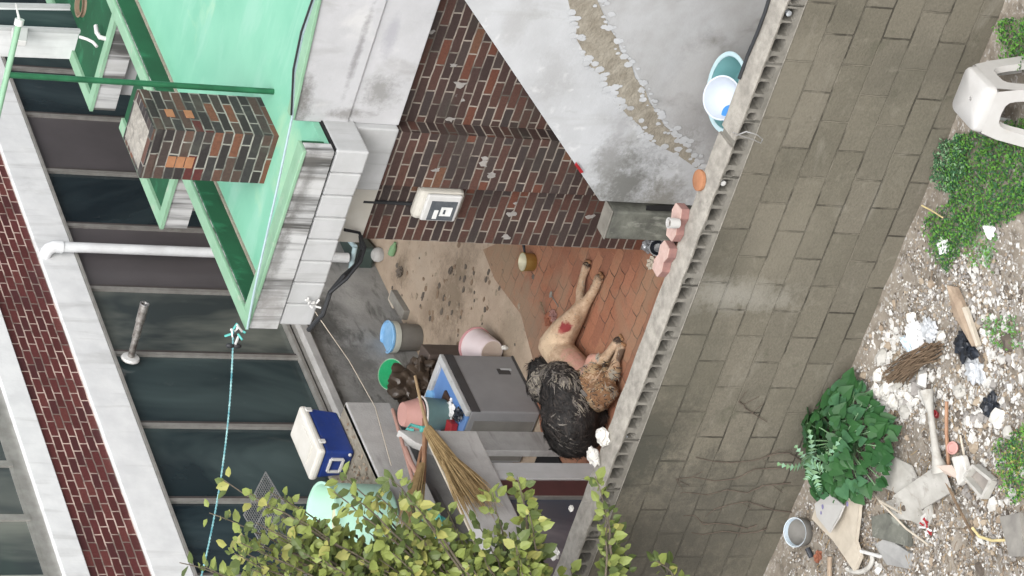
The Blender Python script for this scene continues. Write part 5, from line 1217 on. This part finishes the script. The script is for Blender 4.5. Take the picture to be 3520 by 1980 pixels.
# scattered rubbish, each its own thing
def flat(name, pts, th_, mat_, label, cat, dz=.02, lift=None, ms=None):
    P_ = [g(x, y, dz+(lift[i] if lift else 0)) for i, (x, y) in enumerate(pts)]
    m = MB().prism(P_, V(0, 0, -th_)); return tag(m.build(name, mat_), label, cat)
flat('wood_plank', [(2398, 718), (2418, 722), (2436, 760), (2478, 868), (2462, 872), (2415, 790)], .03, 'wood_old', 'weathered grey brown plank lying on the rubble', 'plank', .05)
flat('wood_strip', [(2440, 775), (2449, 772), (2482, 868), (2476, 873)], .025, 'tan_board', 'narrow pale wood strip lying along the weathered plank', 'wood strip', .06)
flat('plaster_board', [(2058, 1305), (2080, 1270), (2126, 1236), (2200, 1250), (2196, 1300), (2178, 1360), (2188, 1400), (2165, 1438), (2140, 1400), (2112, 1360)], .025, 'tan_board', 'broken beige board leaning on the rubble near the blue pot', 'board', .05, [0, .03, .06, .06, .06, .03, .02, .0, .0, 0])
m = MB().prism([g(x, y, .125) for x, y in ((2090, 1268), (2125, 1240), (2165, 1272), (2152, 1302), (2128, 1340), (2096, 1300))], V(0, 0, -.012)); pn = tag(m.build('patterned_tile', 'stool_white'), 'white tile shard with bluish purple spots on the beige board', 'tile')
m = MB()
for (x, y, r) in ((2112, 1275, .012), (2134, 1268, .014), (2120, 1312, .010), (2137, 1315, .010), (2108, 1290, .009), (2175, 1268, .012)):
    p = g(x, y, .128); m.lathe(p, (0, 0, 1), [(.001, 0), (r, 0), (r, .001), (.001, .001)], 10, sx=1.4)
o = m.build('spots', 'soft_blue_rim', pn); MATS['spot_purple'] = M('spot_purple', (.16, .15, .28), (.22, .2, .34), 40, .6); o.data.materials[0] = MATS['spot_purple']
flat('stone_slab', [(2205, 1300), (2245, 1290), (2296, 1330), (2300, 1375), (2250, 1362), (2208, 1350)], .03, 'post_concrete', 'mottled grey green stone slab on the rubble', 'slab', .04)
o = flat('stone_slab', [(2210, 1370), (2240, 1352), (2300, 1392), (2292, 1430), (2240, 1420)], .03, 'grey_render', 'pale grey stone slab below the mottled green one', 'slab', .03)
flat('tile_sheet', [(2230, 1190), (2262, 1150), (2300, 1170), (2320, 1215), (2300, 1240), (2276, 1246), (2236, 1228)], .015, 'dirty_white', 'dirty white plastic sheet right of the leafy clump', 'sheet', .03)
flat('tile_sheet', [(2236, 1262), (2270, 1250), (2330, 1285), (2348, 1262), (2352, 1290), (2340, 1330), (2300, 1310), (2262, 1305)], .015, 'dirty_white', 'cracked white plastic sheet below the bent white tray', 'sheet', .025)
tr = thing('plastic_tray', 'bent off-white plastic tray lying open on the rubble', 'tray', tuple(g(2340, 1220)))
m = MB().prism([g(2262, 1248, .05), g(2282, 1262, .04), g(2408, 1192, .09), g(2396, 1172, .12)], V(0, 0, -.012)); m.build('side', 'dirty_white', tr)
m = MB().prism([g(2282, 1262, .04), g(2300, 1296, .02), g(2410, 1238, .05), g(2408, 1192, .09)], V(0, 0, -.012)); m.build('base', 'dirty_white', tr)
m = MB().prism([g(2396, 1172, .12), g(2408, 1192, .09), g(2440, 1210, .06), g(2425, 1170, .10)], V(0, 0, -.012)); m.build('end', 'bucket_base', tr)
pl = [g(2358, 985, .08), g(2372, 1040, .09), g(2380, 1100, .09), g(2384, 1150, .08), (g(2390, 1185, .07))]
m = MB().tube(pl, [.045, .02, .022, .03, .06], 10); tag(m.build('plastic_pipe', 'dirty_white', smooth=True), 'long off-white plastic funnel pipe lying across the rubble', 'pipe')
m = MB().prism([g(2420, 1150, .08), g(2445, 1145, .08), g(2462, 1200, .08), g(2436, 1222, .08)], V(0, 0, -.05)); tag(m.build('foam_piece', 'white_stone', bevel=.008), 'white curved foam piece between the tray and the hollow block', 'foam')
hb = thing('hollow_tile', 'white hollow square plastic tile end lying at the weeds edge', 'tile', tuple(g(2485, 1215)))
c4 = [g(2464, 1200, .09), g(2486, 1172, .09), (g(2524, 1208, .07)), g(2502, 1252, .07)]; cm = sum(c4, V(0, 0, 0))/4
m = MB()
for i in range(4): m.beam(c4[i], c4[(i+1) % 4], .02, .05)
m.build('rim', 'dirty_white', hb); m = MB().prism([q.lerp(cm, .15)-V(0, 0, .02) for q in c4], V(0, 0, -.02)); m.build('inside', 'stool_inner', hb)
for (x, y, r, lb, sd) in ((2440, 872, .075, 'shiny black plastic bag crumpled by the end of the plank', 1), (2502, 1022, .06, 'shiny black plastic bag among white chips right of the red cup', 2)):
    m = MB().blob(g(x, y, .03), (r, r*1.2, r*.6), 4, .45, 2.5, seed=sd); tag(m.build('black_bag', 'black_bag', smooth=True, sharp=25), lb, 'bag')
for (x, y, r, lb, sd) in ((2310, 845, .08, 'white crumpled plastic bag at the wall foot', 3), (2345, 830, .06, 'grey translucent plastic bag beside the white one', 4), (2460, 930, .07, 'flat pale grey plastic bag under the black bag', 5), (2380, 620, .04, 'small white crumpled bag just below the green cushion', 6), (2496, 580, .035, 'white crumpled wrapper at the far edge of the weeds', 7)):
    m = MB().blob(g(x, y, .02), (r, r*1.3, r*.45), 4, .5, 3, seed=sd); tag(m.build('plastic_bag', 'grey_bag' if sd in (4, 5) else 'white_scrap', smooth=True, sharp=25), lb, 'bag')
m = MB().blob(g(2296, 870, .03), (.03, .09, .03), 3, .4, 3, seed=11); tag(m.build('blue_cloth', 'pale_blue_cloth', smooth=True), 'strip of pale blue cloth among white foam at the wall foot', 'cloth')
# foam lumps, each on its own
k = 0
for (x, y, r) in ((2225, 900, .05), (2245, 935, .045), (2215, 945, .05), (2262, 905, .04), (2240, 975, .05), (2210, 985, .05), (2268, 965, .04), (2290, 1000, .05), (2255, 1010, .05), (2285, 1035, .05), (2310, 1010, .04), (2375, 850, .05), (2420, 985, .045), (2440, 1060, .05), (2520, 1050, .06), (2545, 1090, .05), (2300, 800, .045), (2330, 905, .04), (2375, 900, .035)):
    rr_ = r*rnd(.6, .95); m = MB().blob(g(x, y, rr_*.5), (rr_*rnd(.9, 1.3), rr_, rr_*.75), 2, .35, 2.5, seed=k)
    o = m.build('foam_lump', 'white_stone' if k % 3 else 'dirty_white'); tag(o, 'rough white foam lump among the rubbish on the waste ground', 'foam', 'white foam lumps on the waste ground'); k += 1
# twig bundle
m = MB()
for i in range(70):
    a = g(2270+rnd(-30, 30), 940+rnd(-22, 26), rnd(.02, .08)); b = g(2375+rnd(-25, 15), 880+rnd(-24, 30), rnd(.02, .10)); m.tube([a, a.lerp(b, .5)+V(rnd(-.02, .02), rnd(-.02, .02), rnd(0, .03)), b], rnd(.003, .006), 4)
tag(m.build('twig_bundle', 'twig'), 'bundle of dry brown twigs on the white foam rubbish', 'twigs')
p = g(2030, 1338, .0)
bp = thing('round_pot', 'round grey pot with a light blue inside stripe at the wall foot', 'pot', tuple(p))
m = MB().lathe(p, (.2, -.25, 1), [(.06, 0), (.095, .05), (.10, .10), (.098, .12), (.09, .12), (.085, .06), (.05, .02), (.001, .02)], 30); m.build('body', 'bucket_grey', bp, smooth=True)
m = MB().lathe(p, (.2, -.25, 1), [(.0895, .09), (.0905, .115), (.098, .122), (.0885, .118), (.0865, .09)], 30, caps=False); m.build('blue_band', 'pale_blue_cloth', bp, smooth=True)
m = MB().tube([g(2044, 1378, .04), g(2048, 1402, .02)], .018, 10); m.build('foot', 'black_bag', bp)
m = MB().lathe(g(2414, 1127, .05), (.3, -.3, 1), [(.03, -.03), (.04, 0), (.04, .006), (.03, .008), (.028, 0), (.001, 0)], 24); tag(m.build('pink_disc', 'pink_cup', smooth=True), 'round faded pink plastic cap beside the funnel pipe', 'cap')
m = MB().lathe(g(2364, 1043, .03), (.6, -.3, 1), [(.02, -.02), (.024, .03), (.02, .032), (.001, .01)], 18); tag(m.build('red_cup', 'red_plastic', smooth=True), 'small red plastic cup beside the funnel pipe', 'cup')
m = MB()
for i in range(12): a = g(2338+rnd(-16, 16), 1330+rnd(-16, 16), .03); m.tube([a, a+V(rnd(-.04, .04), rnd(-.04, .04), rnd(-.01, .02))], .006, 5, mi=i % 2)
tag(m.build('red_netting', ['red_plastic', 'white_scrap']), 'tangle of red and white netting on the lower rubble', 'netting')
m = MB().blob(g(2068, 1400, .03), (.04, .03, .02), 3, .5, 3, seed=3); tag(m.build('red_scrap', 'rust'), 'dull red plastic scrap below the blue striped pot', 'scrap')
m = MB().tube([g(2112, 1378, .06), g(2162, 1388, .05)], .014, 8); 
m = MB().tube([g(2180, 1385, .06), g(2232, 1400, .05)], .012, 8); tag(m.build('white_rod', 'plastic_white', smooth=True), 'short white plastic rod between the beige board and stone slab', 'rod')
q = [g(2125+34*math.cos(a), 1424+30*math.sin(a), .04) for a in [rad(150-24*i) for i in range(9)]]
q = [g(2170+38*math.cos(rad(a)), 1405+34*math.sin(rad(a)), .04) for a in range(-10, 150, 16)]
m = MB().tube(q, .016, 8); tag(m.build('curved_hose', 'dirty_white', smooth=True), 'curved white hose end beside the beige board tip', 'hose')
m = MB().tube([g(2336, 518, .05), g(2360, 530, .05), g(2385, 548, .04)], .005, 6); tag(m.build('straw', 'yellow_straw'), 'single pale yellow straw on the edge of the green weeds', 'straw')
m = MB().tube([g(2395, 1010, .04), g(2398, 1090, .05), g(2402, 1200, .04)], .012, 6); tag(m.build('brown_stick', 'wood_handle', smooth=True), 'thin brown stick lying along the funnel pipe', 'stick')
m = MB().tube([g(2426, 1095, .03), g(2440, 1150, .04), g(2448, 1215, .05)], .007, 6); tag(m.build('pale_stick', 'tan_board'), 'thin pale stick beside the pink cap', 'stick')
m = MB().tube([g(2395, 1200, .06), g(2420, 1260, .05), g(2460, 1350, .03)], .010, 6); tag(m.build('dark_stick', 'twig'), 'long dark twig slanting down from the bent tray', 'twig')
m = MB().tube([g(2300, 1290, .10), g(2240, 1260, .08), g(2215, 1240, .05)], .008, 6).tube([g(2240, 1262, .08), g(2300, 1330, .06), g(2345, 1370, .03)], .007, 6); tag(m.build('forked_twig', 'tan_board'), 'forked pale twig over the mottled stone slab', 'twig')
q = [g(x, y, .04) for x, y in ((2460, 1328), (2478, 1350), (2510, 1360), (2560, 1358))]
m = MB().tube(q, .009, 6); tag(m.build('bent_rod', 'yellow_straw', smooth=True), 'bent yellowish rod on the lowest rubble', 'rod')
flat('grey_plank', [(2535, 1300), (2585, 1290), (2600, 1400), (2560, 1400)], .03, 'grey_board', 'weathered grey plank end at the frame edge by the weeds', 'plank', .06)
m = MB().tube([g(2104, 1400, .05), g(2103, 1440, .05), g(2100, 1470, .04)], .016, 8); tag(m.build('wood_stake', 'wood_old'), 'short wooden stake below the beige board', 'stake')
m = MB().tube([g(2110, 1170, .10), g(2100, 1215, .06), g(2090, 1260, .03)], .012, 8); tag(m.build('root_stem', 'wood_handle'), 'brown woody stem below the leafy clump', 'stem')

# ================================================================== SHRUB
YT = -2.55
sb = thing('leafy_shrub', 'leafy yellow green shrub rising in front of the block wall', 'shrub', (-1.45, YT-.1, GZ))
tips = [(770, 1655), (720, 1760), (615, 1935), (860, 1700), (930, 1690), (1020, 1770), (880, 1800), (960, 1830), (1180, 1640), (1150, 1690), (1210, 1700), (1340, 1640), (1300, 1700), (1370, 1690), (1460, 1740), (1420, 1640+90), (1540, 1760), (1640, 1800), (1690, 1690),
        (1780, 1640), (1800, 1700), (1820, 1760), (1760, 1850), (1700, 1880), (1600, 1850), (1500, 1830), (1400, 1850), (1300, 1830), (1200, 1880), (1100, 1920), (1000, 1900), (900, 1890), (800, 1880), (700, 1950), (1250, 1780), (1350, 1900), (1450, 1930), (1550, 1920), (1650, 1950), (1780, 1930), (1850, 1900),
        (1240, 1930), (1130, 1960), (1010, 1970), (880, 1960), (2050, 1640), (2075, 1745), (2105, 1830), (2140, 1900), (2260, 1925), (2080, 1930), (1960, 1960), (1320, 1960), (1420, 1975), (1720, 1975), (960, 1760)]
def _crown(x): return 1700 if 700 < x < 1300 else (1740 if x < 1550 else 1780)
for _ in range(60):
    x = rnd(760, 1880); y = rnd(_crown(x)+70, 2010); tips.append((x, y))
ml = MB(); mt_ = MB()
base = V(-1.45, YT-.1, GZ)
fork = [base+V(.0, 0, .9), base+V(.12, .02, 1.5), base+V(.1, -.05, 2.1), base+V(.25, .05, .7)]
mt_.tube([base, base+V(.01, 0, .5), fork[0], fork[1], fork[2], fork[2]+V(.1, 0, .6)], [.06, .05, .045, .035, .026, .015], 10)
def leaf(p, d, up, L, mi):
    d = d.normalized(); sd_ = d.cross(up)
    if sd_.length < 1e-3: return
    sd_.normalize(); up = sd_.cross(d); w_ = L*.34; cu = rnd(.05, .22)*L
    c = [p, p+d*L*.30-up*.02*L, p+d*L*.68-up*cu*.5, p+d*L-up*cu]
    vs = [c[0], c[1]+sd_*w_+up*.10*L, c[2]+sd_*w_*.8+up*.06*L, c[3], c[2]-sd_*w_*.8+up*.06*L, c[1]-sd_*w_+up*.10*L, c[1], c[2]]
    ml.add(vs, [(0, 1, 6), (6, 1, 2, 7), (7, 2, 3), (0, 6, 5), (6, 7, 4, 5), (7, 3, 4)][0:6] if True else [], mi)
for i, (tx, ty) in enumerate(tips):
    yy = YT+rnd(-.28, .22) if tx < 1900 else YT+.25
    tip_ = py(tx, ty, yy); f = min(fork, key=lambda q: (q-tip_).length+.6*max(0, q.z-tip_.z)); f = f+V(0, 0, rnd(-.2, .1))
    mid_ = f.lerp(tip_, .55)+V(0, rnd(-.08, .08), -.12); k = 16
    pl = [(f*(1-t)**2+mid_*2*t*(1-t)+tip_*t*t)+V(rnd(-.008, .008), rnd(-.008, .008), rnd(-.008, .008)) for t in [j/k for j in range(k+1)]]
    mt_.tube(pl, [.014-.011*j/k for j in range(k+1)], 6)
    for j in range(5, k+1):
        for rep in range(4 if j < k else 5):
            if random.random() < .08: continue
            a = pl[j-1].lerp(pl[j], random.random()); dr0 = (pl[j]-pl[j-1]).normalized(); ang_ = rnd(0, 6.283); u = dr0.orthogonal().normalized(); w_ = dr0.cross(u)
            d = u*math.cos(ang_)+w_*math.sin(ang_)+dr0*rnd(.3, .9)
            tw = a+d.normalized()*rnd(.0, .05)
            up = V(rnd(-.5, .5)+.3, rnd(-.5, .5)-.4, 1)
            leaf(tw, d+V(0, 0, rnd(-.5, .2)), up, rnd(.038, .10), random.choices((0, 1, 2), (6, 4, 1.2))[0])
mt_.build('trunk', 'bark', sb, smooth=True)
ml.build('leaves', ['shrub_leaf', 'shrub_leaf_dark', 'shrub_leaf_yellow'], sb)
for o in list(bpy.data.objects):
    if o.type == 'EMPTY' and 'label' not in o: print('UNLABELLED', o.name)
